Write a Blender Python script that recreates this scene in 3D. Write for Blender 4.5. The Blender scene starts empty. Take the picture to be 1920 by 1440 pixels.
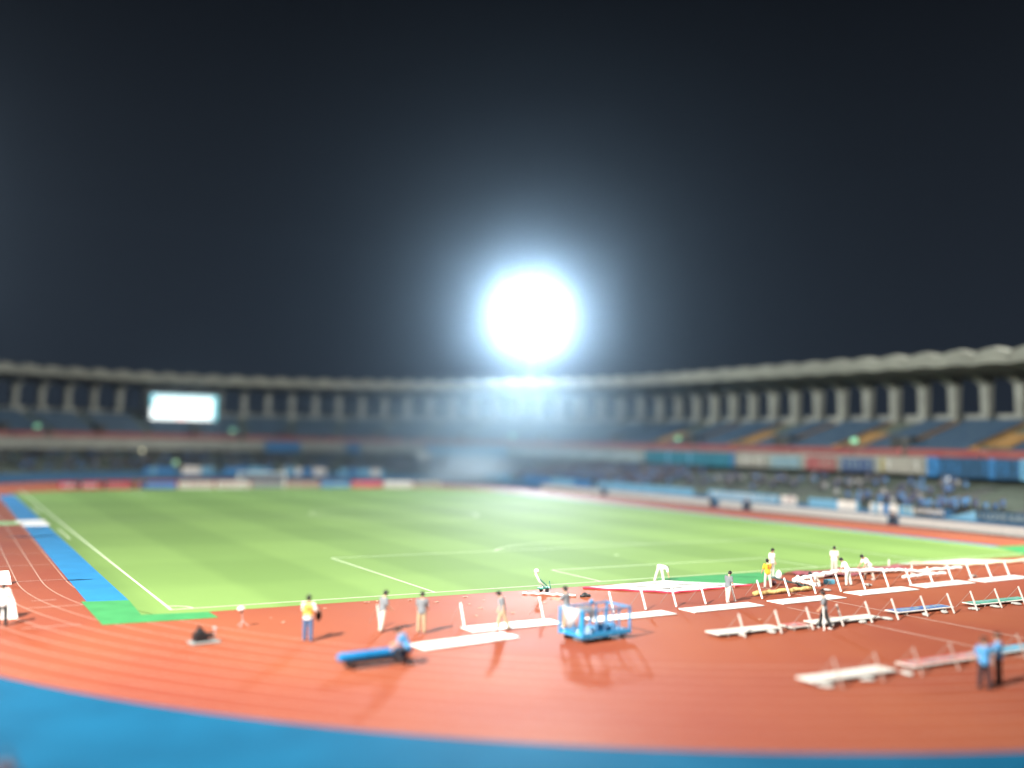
import bpy, bmesh, math, random
from mathutils import Vector, Matrix
random.seed(7)
S = bpy.context.scene
COL = S.collection
PI = math.pi

# ------------------------------------------------------------------ camera
YAW, PITCH, ROLL = 0.522806225, -0.057708485, 0.0200023902
cy, sy, cp, sp = math.cos(YAW), math.sin(YAW), math.cos(PITCH), math.sin(PITCH)
fw = Vector((sy*cp, cy*cp, -sp)); rt = Vector((cy, -sy, 0)); up = rt.cross(fw)
r_ = rt*math.cos(ROLL) + up*math.sin(ROLL); u_ = -rt*math.sin(ROLL) + up*math.cos(ROLL)
M = Matrix(((r_.x, u_.x, -fw.x, -9.76), (r_.y, u_.y, -fw.y, -48.87), (r_.z, u_.z, -fw.z, 8.32), (0, 0, 0, 1)))
cd = bpy.data.cameras.new('camera'); cam = bpy.data.objects.new('camera', cd); COL.objects.link(cam)
cam.matrix_world = M
cd.sensor_width = 36; cd.lens = 34.6; cd.clip_end = 2000; cd.clip_start = 0.1
cd.dof.use_dof = True; cd.dof.focus_distance = 54; cd.dof.aperture_fstop = 0.041
S.camera = cam

# ------------------------------------------------------------------ night sky
w = bpy.data.worlds.new('World'); S.world = w; w.use_nodes = True
nt = w.node_tree; nt.nodes.clear()
o_ = nt.nodes.new('ShaderNodeOutputWorld'); bg = nt.nodes.new('ShaderNodeBackground')
tc = nt.nodes.new('ShaderNodeTexCoord'); sx = nt.nodes.new('ShaderNodeSeparateXYZ')
cr = nt.nodes.new('ShaderNodeValToRGB')
nt.links.new(tc.outputs['Generated'], sx.inputs[0]); nt.links.new(sx.outputs[2], cr.inputs[0])
nt.links.new(cr.outputs[0], bg.inputs[0]); nt.links.new(bg.outputs[0], o_.inputs[0])
e = cr.color_ramp.elements
e[0].position = 0.0; e[0].color = (0.010, 0.0135, 0.020, 1)
e[1].position = 0.5; e[1].color = (0.0008, 0.0008, 0.0014, 1)
bg.inputs[1].default_value = 1.0

# ------------------------------------------------------------------ floodlights (their light)
def spot(name, loc, aim, power, angle, col, radius=1.5, blend=1.0):
    l = bpy.data.lights.new(name, 'SPOT'); l.energy = power; l.spot_size = math.radians(angle)
    l.spot_blend = blend; l.color = col; l.shadow_soft_size = radius
    o = bpy.data.objects.new(name, l); COL.objects.link(o); o.location = loc
    o.rotation_euler = (Vector(aim)-Vector(loc)).to_track_quat('-Z', 'Y').to_euler()
    return o
spot('floodlight_beam', (-40, -35, 44), (62, 30, 0), 610000, 92, (1, .95, .86), 1.2)
spot('floodlight_beam', (107, -34, 44), (22, 80, 6), 650000, 104, (1, .96, .88), 2.5)
spot('floodlight_beam', (-40, 146, 44), (50, 55, 4), 330000, 105, (.95, .98, 1), 2.5)
spot('floodlight_beam', (103.5, 139.6, 36.2), (44, 44, 0), 330000, 118, (.80, .93, 1), 2.2)

S.view_settings.view_transform = 'Standard'; S.view_settings.look = 'None'
S.view_settings.exposure = 0.72; S.view_settings.gamma = 1
S.cycles.use_denoising = True
S.cycles.sample_clamp_indirect = 6
S.cycles.sample_clamp_direct = 0
S.cycles.max_bounces = 5; S.cycles.diffuse_bounces = 2; S.cycles.glossy_bounces = 2; S.cycles.volume_bounces = 0
S.cycles.transparent_max_bounces = 8

# ------------------------------------------------------------------ helpers
MATS = {}
def mat(name, c, rough=.7, noise=.12, scale=3.0, spec=.4, emit=0, c2=None, bump=0):
    if name in MATS: return MATS[name]
    m = bpy.data.materials.new(name); m.use_nodes = True; t = m.node_tree; b = t.nodes['Principled BSDF']
    b.inputs['Roughness'].default_value = rough; b.inputs['Specular IOR Level'].default_value = spec
    n = t.nodes.new('ShaderNodeTexNoise'); n.inputs['Scale'].default_value = scale; n.inputs['Detail'].default_value = 5
    g = t.nodes.new('ShaderNodeNewGeometry'); t.links.new(g.outputs['Position'], n.inputs['Vector'])
    r = t.nodes.new('ShaderNodeValToRGB'); t.links.new(n.outputs['Fac'], r.inputs[0])
    a, z = r.color_ramp.elements
    a.position = .3; z.position = .7
    a.color = (*[max(0, v*(1-noise)) for v in c], 1); z.color = (*(c2 or [min(1, v*(1+noise)) for v in c]), 1)
    t.links.new(r.outputs[0], b.inputs['Base Color'])
    if emit:
        t.links.new(r.outputs[0], b.inputs['Emission Color']); b.inputs['Emission Strength'].default_value = emit
    if bump:
        bp = t.nodes.new('ShaderNodeBump'); bp.inputs['Strength'].default_value = bump; bp.inputs['Distance'].default_value = .02
        n2 = t.nodes.new('ShaderNodeTexNoise'); n2.inputs['Scale'].default_value = scale*12
        t.links.new(g.outputs['Position'], n2.inputs['Vector'])
        t.links.new(n2.outputs['Fac'], bp.inputs['Height']); t.links.new(bp.outputs[0], b.inputs['Normal'])
    MATS[name] = m
    return m

def tag(o, label=None, cat=None, group=None, kind=None):
    if label: o['label'] = label
    if cat: o['category'] = cat
    if group: o['group'] = group
    if kind: o['kind'] = kind
    return o
def empty(name, loc, rz=0, label=None, cat=None, group=None):
    o = bpy.data.objects.new(name, None); COL.objects.link(o); o.location = loc; o.rotation_euler = (0, 0, rz)
    o.empty_display_size = .2
    return tag(o, label, cat, group)
def copy_tree(o, parent=None):
    c = o.copy(); COL.objects.link(c)
    if parent: c.parent = parent
    for ch in [x for x in o.children]: copy_tree(ch, c)
    return c
class MB:
    def __init__(s): s.v = []; s.f = []; s.mi = []; s.cur = 0
    def add(s, vs, fs):
        n = len(s.v); s.v += [tuple(v) for v in vs]; s.f += [tuple(i+n for i in f) for f in fs]; s.mi += [s.cur]*len(fs); return s
    def box(s, x0, x1, y0, y1, z0, z1, T=None):
        vs = [Vector((x, y, z)) for z in (z0, z1) for y in (y0, y1) for x in (x0, x1)]
        if T: vs = [T @ v for v in vs]
        return s.add(vs, [(0, 2, 3, 1), (4, 5, 7, 6), (0, 1, 5, 4), (2, 6, 7, 3), (0, 4, 6, 2), (1, 3, 7, 5)])
    def beam(s, a, b, w, h, upv=(0, 0, 1)):
        a, b = Vector(a), Vector(b); d = (b-a).normalized(); x = d.cross(Vector(upv))
        if x.length < 1e-4: x = d.cross(Vector((0, 1, 0)))
        x.normalize(); y = x.cross(d); x *= w/2; y *= h/2
        vs = [p+sx_*x+sy_*y for p in (a, b) for sy_ in (-1, 1) for sx_ in (-1, 1)]
        return s.add(vs, [(0, 1, 3, 2), (4, 6, 7, 5), (0, 4, 5, 1), (2, 3, 7, 6), (0, 2, 6, 4), (1, 5, 7, 3)])
    def tube(s, pts, rad, n=10):
        pts = [Vector(p) for p in pts]; rs = rad if isinstance(rad, (list, tuple)) else [rad]*len(pts)
        rings = []
        for i, p in enumerate(pts):
            d = (pts[min(i+1, len(pts)-1)]-pts[max(i-1, 0)]).normalized()
            x = d.cross(Vector((0, 0, 1)))
            if x.length < 1e-3: x = d.cross(Vector((0, 1, 0)))
            x.normalize(); y = x.cross(d)
            rings.append([p+rs[i]*(math.cos(2*PI*k/n)*x+math.sin(2*PI*k/n)*y) for k in range(n)])
        vs = [v for r in rings for v in r]; fs = []
        for i in range(len(rings)-1):
            for k in range(n):
                a = i*n+k; b = i*n+(k+1) % n; fs.append((a, b, b+n, a+n))
        fs.append(tuple(range(n))[::-1]); fs.append(tuple(range(len(vs)-n, len(vs))))
        return s.add(vs, fs)
    def ball(s, c, r, T=None, nu=12, nv=8):
        c = Vector(c); r = (r, r, r) if not hasattr(r, '__len__') else r
        vs = []; fs = []
        for j in range(1, nv):
            for i in range(nu):
                a = 2*PI*i/nu; b = PI*j/nv
                v = Vector((r[0]*math.sin(b)*math.cos(a), r[1]*math.sin(b)*math.sin(a), r[2]*math.cos(b)))
                vs.append(c + (T @ v if T else v))
        v = Vector((0, 0, r[2])); vs.append(c+(T @ v if T else v)); vs.append(c-(T @ v if T else v))
        t, bt = len(vs)-2, len(vs)-1
        for j in range(nv-2):
            for i in range(nu):
                a = j*nu+i; b = j*nu+(i+1) % nu; fs.append((a, a+nu, b+nu, b))
        for i in range(nu):
            fs.append((t, i, (i+1) % nu)); q = (nv-2)*nu; fs.append((bt, q+(i+1) % nu, q+i))
        return s.add(vs, fs)
    def mesh(s, name='m'):
        m = bpy.data.meshes.new(name); m.from_pydata(s.v, [], s.f); m.update(); return m
    def build(s, name, mt, parent=None, smooth=False, loc=None, bevel=0):
        m = s.mesh(name)
        mts = mt if isinstance(mt, (list, tuple)) else [mt]
        for q in mts: m.materials.append(q)
        for p, i in zip(m.polygons, s.mi): p.material_index = i; p.use_smooth = smooth
        bm = bmesh.new(); bm.from_mesh(m); bmesh.ops.recalc_face_normals(bm, faces=bm.faces); bm.to_mesh(m); bm.free()
        o = bpy.data.objects.new(name, m); COL.objects.link(o)
        if parent: o.parent = parent
        if loc: o.location = loc
        if bevel:
            b = o.modifiers.new('b', 'BEVEL'); b.width = bevel; b.segments = 2; b.limit_method = 'ANGLE'
        return o

WHITE = mat('white_paint', (.8, .8, .78), .5, .04)
DARK = mat('dark_steel', (.03, .032, .035), .5)
BLACK = mat('black_plastic', (.012, .012, .014), .5)

# ------------------------------------------------------------------ ground, track, pitch
CX, Y0, Y1 = 33.5, 12.2, 94.7            # stadium oval: straights between Y0 and Y1
def oval(r, n=96):
    p = []
    for i in range(n+1):
        a = PI*i/n; p.append((CX+r*math.cos(a), Y1+r*math.sin(a)))
    for i in range(n+1):
        a = PI+PI*i/n; p.append((CX+r*math.cos(a), Y0+r*math.sin(a)))
    return p
def sheet(name, pts, z, m, label=None, kind='structure'):
    b = MB(); b.add([(x, y, z) for x, y in pts], [tuple(range(len(pts)))])
    o = b.build(name, m); tag(o, label=label, kind=kind)
    if o.data.polygons[0].normal.z < 0: o.data.flip_normals()
    return o
ASPH = mat('night_ground', (.035, .04, .04), .9, .3, .3)
BLUE = mat('blue_apron', (.005, .088, .185), .7, .10, .35, .06, c2=(.006, .105, .215))
def track_mat():
    m = mat('red_track', (.27, .058, .036), .4, .10, .07, .12, c2=(.315, .092, .042), bump=.15)
    t = m.node_tree; b = t.nodes['Principled BSDF']
    # faint wear that follows the ground, also in roughness
    n = t.nodes.new('ShaderNodeTexNoise'); n.inputs['Scale'].default_value = .12
    g = [x for x in t.nodes if x.type == 'NEW_GEOMETRY'][0]; t.links.new(g.outputs['Position'], n.inputs['Vector'])
    mr = t.nodes.new('ShaderNodeMapRange'); mr.inputs[3].default_value = .56; mr.inputs[4].default_value = .7
    t.links.new(n.outputs['Fac'], mr.inputs[0]); t.links.new(mr.outputs[0], b.inputs['Roughness'])
    return m
TRACK = track_mat()
def grass_mat():
    m = bpy.data.materials.new('mown_grass'); m.use_nodes = True; t = m.node_tree; b = t.nodes['Principled BSDF']
    g = t.nodes.new('ShaderNodeNewGeometry'); s = t.nodes.new('ShaderNodeSeparateXYZ'); t.links.new(g.outputs['Position'], s.inputs[0])
    def stripe(out, period, ph, soft):
        a = t.nodes.new('ShaderNodeMath'); a.operation = 'MULTIPLY_ADD'; a.inputs[1].default_value = 2*PI/period; a.inputs[2].default_value = ph
        t.links.new(out, a.inputs[0])
        c = t.nodes.new('ShaderNodeMath'); c.operation = 'SINE'; t.links.new(a.outputs[0], c.inputs[0])
        d = t.nodes.new('ShaderNodeMapRange'); d.inputs[1].default_value = -soft; d.inputs[2].default_value = soft; d.interpolation_type = 'SMOOTHSTEP'
        t.links.new(c.outputs[0], d.inputs[0]); return d.outputs[0]
    a = stripe(s.outputs[0], 11.3, .4, .35); c = stripe(s.outputs[1], 21, 1.0, .5)
    mx = t.nodes.new('ShaderNodeMath'); mx.operation = 'MULTIPLY_ADD'; mx.inputs[1].default_value = .42
    t.links.new(a, mx.inputs[0])
    m2 = t.nodes.new('ShaderNodeMath'); m2.operation = 'MULTIPLY'; m2.inputs[1].default_value = .25; t.links.new(c, m2.inputs[0])
    t.links.new(m2.outputs[0], mx.inputs[2])
    n = t.nodes.new('ShaderNodeTexNoise'); n.inputs['Scale'].default_value = .18; n.inputs['Detail'].default_value = 8; n.inputs['Roughness'].default_value = .65
    t.links.new(g.outputs['Position'], n.inputs['Vector'])
    ad = t.nodes.new('ShaderNodeMath'); ad.operation = 'MULTIPLY_ADD'; ad.inputs[1].default_value = .45
    t.links.new(n.outputs['Fac'], ad.inputs[0]); t.links.new(mx.outputs[0], ad.inputs[2])
    r = t.nodes.new('ShaderNodeValToRGB'); t.links.new(ad.outputs[0], r.inputs[0])
    e = r.color_ramp.elements; e[0].position = .25; e[0].color = (.145, .25, .068, 1); e[1].position = .95; e[1].color = (.19, .315, .088, 1)
    t.links.new(r.outputs[0], b.inputs['Base Color']); b.inputs['Roughness'].default_value = .75; b.inputs['Specular IOR Level'].default_value = .08
    bp = t.nodes.new('ShaderNodeBump'); bp.inputs['Strength'].default_value = .4; n2 = t.nodes.new('ShaderNodeTexNoise'); n2.inputs['Scale'].default_value = 14
    t.links.new(g.outputs['Position'], n2.inputs['Vector']); t.links.new(n2.outputs['Fac'], bp.inputs['Height']); t.links.new(bp.outputs[0], b.inputs['Normal'])
    return m
GRASS = grass_mat()
sheet('ground', [(-900, -900), (900, -900), (900, 900), (-900, 900)], -.03, ASPH)
sheet('blue_apron', oval(61), 0, BLUE)
sheet('running_track', oval(47.25), .004, TRACK)
# grass infield: rectangle with far end rounded
gp = [(-1.5, -1.2), (68.9, -1.2), (69.4, 3), (69.4, 95.5)]
for i in range(1, 24):
    a = PI*i/24; gp.append((CX+.05+35.9*math.cos(a), 95.5+12.6*math.sin(a)))
gp += [(-1.5, 95.5)]
sheet('pitch', gp, .008, GRASS)
sheet('blue_strip', [(-3.25, 3.9), (-1.35, 3.6), (-1.35, 95), (-3.25, 94)], .012, mat('blue_strip', (.022, .21, .46), .6, .10, .5, .15))
sheet('blue_strip', [(69.45, 3), (70.4, 3), (70.4, 95), (69.45, 95)], .012, MATS['blue_strip'])

LINE = mat('line_paint', (.46, .28, .22), .6, .15, 1.5)
LINEG = mat('grass_line_paint', (.62, .74, .52), .7, .1, 2)
def strip_line(b, pts, wd, z):
    pts = [Vector((x, y, 0)) for x, y in pts]; n = len(pts); L = []; R = []
    for i, p in enumerate(pts):
        d = (pts[min(i+1, n-1)]-pts[max(i-1, 0)]).normalized(); q = Vector((-d.y, d.x, 0))*wd/2
        L.append((p.x+q.x, p.y+q.y, z)); R.append((p.x-q.x, p.y-q.y, z))
    b.add(L+R, [(i, i+1, n+i+1, n+i) for i in range(n-1)])
b = MB()
for k in range(9):
    r = 36.9+1.22*k
    o = oval(r); o.append(o[0])
    strip_line(b, o, .06, .008+.0)
tag(b.build('track_lines', LINE), kind='structure')
b = MB()
for x in (28.5, 32.4): strip_line(b, [(x, -5.4 if x > 30 else -11.5), (x, -25)], .09, .0082)
for y, xa, xb in ((12.3, -6.9, -3.5), (5.1, -5.6, -4.5), (3.0, -6.0, -3.2), (-2.2, -6.5, -4.2), (-1.4, -10.2, -7.6), (26, -8, -3.6), (19.5, -10, -3.6)):
    strip_line(b, [(xa, y), (xb, y)], .07, .0125)
tag(b.build('lane_marks', mat('faded_line', (.55, .42, .36), .6)), kind='structure')
b = MB(); z = .013
def rect(x0, y0, x1, y1):
    for P in (((x0, y0), (x1, y0)), ((x1, y0), (x1, y1)), ((x1, y1), (x0, y1)), ((x0, y1), (x0, y0))): strip_line(b, P, .12, z)
def arc(cx_, cy_, r, a0, a1, n=48): strip_line(b, [(cx_+r*math.cos(a0+(a1-a0)*i/n), cy_+r*math.sin(a0+(a1-a0)*i/n)) for i in range(n+1)], .12, z+.001)
for P, wd in ((((0, -.06), (0, 105.06)), .14), (((68, -.06), (68, 105.06)), .12), (((0.07, 0), (67.94, 0)), .12), (((.07, 105), (67.94, 105)), .12), (((.07, 52.5), (67.94, 52.5)), .08)):
    strip_line(b, P, wd, z)
for yb, sg in ((0, 1), (105, -1)):
    for hw, dp in ((20.16, 16.5), (9.16, 5.5)):
        strip_line(b, [(34-hw, yb+sg*.06), (34-hw, yb+sg*dp)], .12, z); strip_line(b, [(34+hw, yb+sg*.06), (34+hw, yb+sg*dp)], .12, z)
        strip_line(b, [(34-hw-.06, yb+sg*dp), (34+hw+.06, yb+sg*dp)], .12, z+.0005)
    al = math.acos(5.5/9.15)
    arc(34, yb+sg*11, 9.15, sg*(PI/2-al), sg*(PI/2+al)); arc(34, yb+sg*11, .12, 0, 2*PI, 12)
    for xc, a0 in ((0, 0), (68, PI/2 if sg > 0 else PI)):
        if sg > 0: arc(xc, yb, 1, a0, a0+PI/2, 10)
arc(34, 52.5, 9.15, 0, 2*PI, 96)
strip_line(b, [(-.8, 35.1), (-.8, 44.1)], .12, z); strip_line(b, [(-.8, 62), (-.8, 72)], .12, z)
tag(b.build('pitch_lines', LINEG), kind='structure')
MATG = mat('green_mat', (.045, .26, .085), .8, .12, .8, .15)
def thinmat(name, pts, t, m, label, cat, z0=.0145, group=None):
    n = len(pts); b = MB(); b.add([(x, y, z0) for x, y in pts]+[(x, y, z0+t) for x, y in pts],
        [tuple(range(n)), tuple(range(n, 2*n))]+[(i, (i+1) % n, n+(i+1) % n, n+i) for i in range(n)])
    return tag(b.build(name, m), label, cat, group)
thinmat('floor_mat', [(-3.5, 3.9), (-3.4, -2.75), (1.5, -2.95), (1.45, -1.35), (-1.5, -.95), (-1.35, 3.5)], .015, MATG, 'green L-shaped mat at the corner of the pitch, against the end of the blue strip', 'mat')
thinmat('floor_mat', [(28.6, -.35), (38.6, -.55), (38.4, -1.6), (33.6, -4.3), (30.8, -4.1)], .015, MATG, 'green mat between goal line and red track, beside the white cloth', 'mat')
thinmat('floor_mat', [(65.4, -2.3), (74, -1.0), (74, 4.2), (69.3, 4.4), (66.5, -.2)], .015, MATG, 'green mat at the far right corner of the grass', 'mat')
thinmat('floor_mat', [(-14, 49.3), (-3.4, 49.3), (-3.4, 52.6), (-14, 52.6)], .03, mat('pale_green_mat', (.25, .5, .22), .8), 'pale green mat laid across the running track lanes', 'mat')
thinmat('floor_board', [(-3.6, 51.0), (-1.2, 51.4), (-1.2, 52.8), (-3.6, 52.8)], .12, WHITE, 'white board across the blue strip, the farther of two', 'board')
thinmat('floor_board', [(-3.4, 47.6), (-1.2, 47.6), (-1.2, 49.3), (-3.0, 49.3)], .12, WHITE, 'white board across the blue strip, the nearer of two', 'board')
b = MB()  # dark blue uneven patches lying flat on the ground
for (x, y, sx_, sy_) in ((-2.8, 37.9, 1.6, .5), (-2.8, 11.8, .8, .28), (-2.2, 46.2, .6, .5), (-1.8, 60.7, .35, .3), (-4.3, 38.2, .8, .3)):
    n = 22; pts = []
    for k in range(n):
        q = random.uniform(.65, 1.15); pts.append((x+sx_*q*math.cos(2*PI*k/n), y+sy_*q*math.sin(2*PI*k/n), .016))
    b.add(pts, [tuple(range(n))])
tag(b.build('dark_patch', mat('dark_patch', (.01, .07, .16), .3)), kind='structure')

# ------------------------------------------------------------------ the stadium stand
L1 = 110.7
def PT(r, u):
    if u <= L1: return Vector((CX+r, -16+u, 0)), Vector((1, 0, 0))
    a = (u-L1)/73; d = Vector((math.cos(a), math.sin(a), 0)); return Vector((CX, Y1, 0))+d*r, d
UMAX = L1+73*2.75
BAY = 4.9
def sweep(b, prof, u0, u1, step=2.65, cap=True):
    n = max(1, int(math.ceil((u1-u0)/step))); m = len(prof); vs = []
    for i in range(n+1):
        u = u0+(u1-u0)*i/n
        for r, z in prof:
            p, d = PT(r, u); vs.append((p.x, p.y, z))
    fs = []
    for i in range(n):
        for k in range(m):
            a = i*m+k; c = i*m+(k+1) % m; fs.append((a, c, c+m, a+m))
    if cap: fs += [tuple(range(m)), tuple(range(n*m, n*m+m))]
    b.add(vs, fs)
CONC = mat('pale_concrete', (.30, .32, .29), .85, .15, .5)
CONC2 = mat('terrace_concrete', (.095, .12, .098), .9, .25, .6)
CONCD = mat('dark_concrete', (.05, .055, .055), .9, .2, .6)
SEATB = mat('blue_seats', (.018, .075, .17), .6, .35, .9, c2=(.04, .085, .13))
SEATO = mat('orange_seats', (.30, .17, .05), .6, .3, 1.2)
REDB = mat('red_fascia', (.36, .055, .06), .6, .3, .3, c2=(.27, .10, .09))
stand = empty('stadium_stand', (CX+47.5, 40, 0), 0, 'curved concrete two-tier stadium stand with scalloped roof on columns, around the far side', 'grandstand')
def part(b, name, m, **k):
    o = b.build(name, m, stand, **k); o.matrix_parent_inverse = Matrix.Translation((-(CX+47.5), -40, 0)); return o
b = MB(); sweep(b, [(47.2, 0), (47.6, 0), (47.6, 1.45), (47.2, 1.45)], 0, UMAX); part(b, 'pitch_wall', mat('wall_concrete', (.035, .13, .26), .8, .2))
# lower terrace, stepped
def tz(r): return 1.25+.172*(r-47.6)
prof = [(47.62, 0), (47.62, 1.25)]
r = 48.2
while r < 69:
    prof += [(r, tz(r)-.05), (r, tz(r)+.12)]; r += .9
prof += [(70, tz(70)), (70, 0)]
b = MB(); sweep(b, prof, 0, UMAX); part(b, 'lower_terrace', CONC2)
for i, u in enumerate([x*10.6+6 for x in range(30)]):
    if u > UMAX-3: break
    b = MB(); pr_ = [(47.9, tz(47.9)+.02)]
    r = 48.2
    while r < 62.5: pr_ += [(r, tz(r)+.10), (r+.01, tz(r)+.145)]; r += .45
    pr_ += [(63, tz(63)+.1), (63, tz(63)-.3), (48, tz(48)-.3)]
    sweep(b, pr_, u, u+1.5); part(b, 'aisle_stairs', CONCD)
# balcony slab with parapet, back wall of lower tier
b = MB(); sweep(b, [(63.2, 5.15), (69.9, 5.3), (69.9, 5.9), (63.2, 5.9)], 0, UMAX); part(b, 'balcony_slab', CONC)
b = MB(); sweep(b, [(63.2, 5.902), (63.5, 5.902), (63.5, 7.35), (63.2, 7.35)], 0, UMAX); part(b, 'balcony_parapet', CONC)
u = 0; k = 0
while u < UMAX-1:
    ln = 10.4 if k % 5 else 7.2
    b = MB(); sweep(b, [(63.1, 7.36), (63.55, 7.36), (63.55, 8.35), (63.1, 8.35)], u, min(u+ln, UMAX)); part(b, 'red_band', REDB); u += ln+(.35 if k % 4 else 1.0); k += 1
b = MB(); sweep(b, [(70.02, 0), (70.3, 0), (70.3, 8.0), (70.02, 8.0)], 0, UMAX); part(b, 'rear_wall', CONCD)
# upper tier
def uz(r): return 8.1+.30*(r-64.5)
b = MB(); prof = [(64.2, 7.0), (64.2, 8.0)]; r = 64.8
while r < 77.5: prof += [(r, uz(r)-.05), (r, uz(r)+.2)]; r += .85
prof += [(82, uz(78)), (82, 7.0)]
sweep(b, prof, 0, UMAX); part(b, 'upper_terrace', CONC2)
def seatblock(u0, u1, m, r0=65, r1=77.4):
    b = MB(); r = r0
    while r < r1:
        z0 = uz(r)+.16
        sweep(b, [(r, z0), (r+.42, z0+.02), (r+.5, z0+.48), (r+.42, z0+.48), (r+.36, z0+.14), (r, z0+.1)], u0, u1, 3); r += .85
    part(b, 'seat_block', m)
nb = int(UMAX/10.6)
for i in range(nb):
    u = i*10.6
    if u < 100:
        seatblock(u+1.3, u+(6.0 if i % 2 else 9.9), SEATB)
        b = MB(); sweep(b, [(65, uz(65)+.25), (77, uz(77)+.25), (77, uz(77)), (65, uz(65))], u+.1, u+1.1); part(b, 'stair_flight', SEATO)
        if i % 2:
            seatblock(u+6.6, u+9.9, SEATO, 66, 71)
    else:
        seatblock(u+.9, u+9.9, SEATB)
# vomitory mouths of the upper tier
for i in range(0, nb, 2):
    u = i*10.6+10.0
    if u > UMAX-5: break
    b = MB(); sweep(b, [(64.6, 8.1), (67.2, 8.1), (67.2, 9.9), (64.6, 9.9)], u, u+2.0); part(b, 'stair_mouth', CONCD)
# rear walkway parapet
b = MB(); sweep(b, [(82.02, 7), (82.3, 7), (82.3, 13.3), (82.02, 13.3)], 0, UMAX); part(b, 'walkway_parapet', CONC)
# columns, V shaped at the head
NB = int(UMAX/BAY)
for i in range(NB+1):
    u = i*BAY+.8
    p, d = PT(78.2, u); t = Vector((-d.y, d.x, 0))
    b = MB()
    def slab(z0, z1, w0, w1, d0, d1, r0=0, r1=0):
        vs = []
        for z_, w_, dd, rr in ((z0, w0, d0, r0), (z1, w1, d1, r1)):
            for a_, c_ in ((-1, -1), (1, -1), (1, 1), (-1, 1)):
                q = p+t*(a_*w_/2)+d*(c_*dd/2+rr); vs.append((q.x, q.y, z_))
        b.add(vs, [(0, 1, 2, 3), (4, 7, 6, 5), (0, 4, 5, 1), (1, 5, 6, 2), (2, 6, 7, 3), (3, 7, 4, 0)])
    slab(uz(77), 16.9, 1.0, 1.15, 1.1, 1.4); slab(16.901, 18.1, 1.15, 1.3, 1.4, 3.6, 0, -.9)
    part(b, 'column', CONC)
# roof: one shell per bay
ROOF = mat('roof_concrete', (.23, .245, .215), .8, .2, .3)
for i in range(NB):
    u0 = i*BAY+.8; n = 8; vs = []; fs = []
    for j in range(n+1):
        q = j/n; u = u0+.06+(BAY-.12)*q; h = math.sin(PI*q)
        for r, z in ((68.0, 18.9+.2*h), (68.0, 20.3+.6*h), (69.2, 20.5+.65*h), (82.5, 19.0+1.0*h), (82.5, 18.0+.5*h)):
            pp, d = PT(r, u); vs.append((pp.x, pp.y, z))
    m = 5
    for j in range(n):
        for k in range(m):
            a = j*m+k; c = j*m+(k+1) % m; fs.append((a, c, c+m, a+m))
    fs += [tuple(range(m)), tuple(range(n*m, n*m+m))]
    b = MB(); b.add(vs, fs); part(b, 'roof_shell', ROOF)

# ------------------------------------------------------------------ scoreboard
def face_at(r, u, z):  # frame: X = along, Y = outward, Z = up
    p, d = PT(r, u); t = Vector((-d.y, d.x, 0)); t = -t
    return Matrix(((t.x, d.x, 0, p.x), (t.y, d.y, 0, p.y), (0, 0, 1, z), (0, 0, 0, 1)))
SB = empty('scoreboard', (0, 0, 0), 0, 'large lit white and cyan video scoreboard mounted in front of the columns', 'scoreboard')
SB.matrix_world = face_at(72.4, 224.5, 10.6)
b = MB(); b.box(-7.6, 7.6, 0, 1.2, -.1, 7.0); b.build('housing', DARK, SB, bevel=.05)
b = MB(); b.box(-.9, .9, .3, 1.0, -3.2, -.31); b.box(-6.4, -5.2, .3, 1.0, -3.2, -.31); b.box(5.2, 6.4, .3, 1.0, -3.2, -.31); b.build('support', CONC, SB)
SCR = mat('screen_white', (.85, .97, 1.0), .4, .03, .3, emit=1.0)
b = MB(); b.box(-6.7, 6.0, -.05, -.004, .8, 6.0); b.build('screen', SCR, SB)
b = MB(); b.box(6.02, 6.9, -.05, -.004, .8, 6.0); b.build('screen_column', mat('screen_cyan', (.10, .50, .60), .4, .05, emit=.7), SB)
b = MB(); b.box(-6.7, -6.0, -.08, -.052, 3.4, 5.9); b.build('screen_column', MATS['screen_cyan'], SB)
b = MB(); b.box(-.1, .5, -.08, -.052, 2.2, 3.4); b.build('screen_graphic', MATS['screen_cyan'], SB)
b = MB(); b.box(-6.7, 6.0, -.08, -.052, 5.3, 5.95); b.build('screen_header', mat('screen_pale_cyan', (.4, .72, .8), .4, .05, emit=.8), SB)
b = MB(); b.box(-1.6, .6, -.08, -.052, .82, 1.4); b.build('screen_caption', mat('screen_pink', (.9, .7, .68), .4, emit=1.2), SB)

# ------------------------------------------------------------------ floodlight tower behind the stand
FT = empty('floodlight_tower', (103.9, 140.3, 0), math.atan2(60, -75)*0, 'tall floodlight tower with blazing white lamp bank behind the far stand', 'floodlight')
b = MB(); b.tube([(0, 0, 0), (0, 0, 34)], [.5, .28], 14); b.build('mast', mat('dark_galvanised', (.06, .065, .07), .7), FT, smooth=True)
head = empty('lamp_head', (0, 0, 36.3)); head.parent = FT
dv = Vector((40-107.8, 10-146.8, -30)).normalized(); head.rotation_euler = dv.to_track_quat('-Y', 'Z').to_euler()
b = MB()
for k in range(6): b.box(-4.6, 4.6, .1, .25, -3.3+k*1.3-.06, -3.3+k*1.3+.06)
for xx in (-4.3, -1.5, 1.5, 4.3): b.box(xx-.08, xx+.08, .26, .45, -3.5, 3.5)
b.build('lamp_frame', DARK, head)
LAMP = mat('lamp_glow', (.93, .97, 1.0), .3, 0.0, emit=60)
for k in range(6):
    for j in range(8):
        b = MB(); b.tube([(-4.2+j*1.2, .1, -3.3+k*1.3), (-4.2+j*1.2, -.35, -3.3+k*1.3)], [.25, .42], 14); b.build('lamp', LAMP, head)

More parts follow.
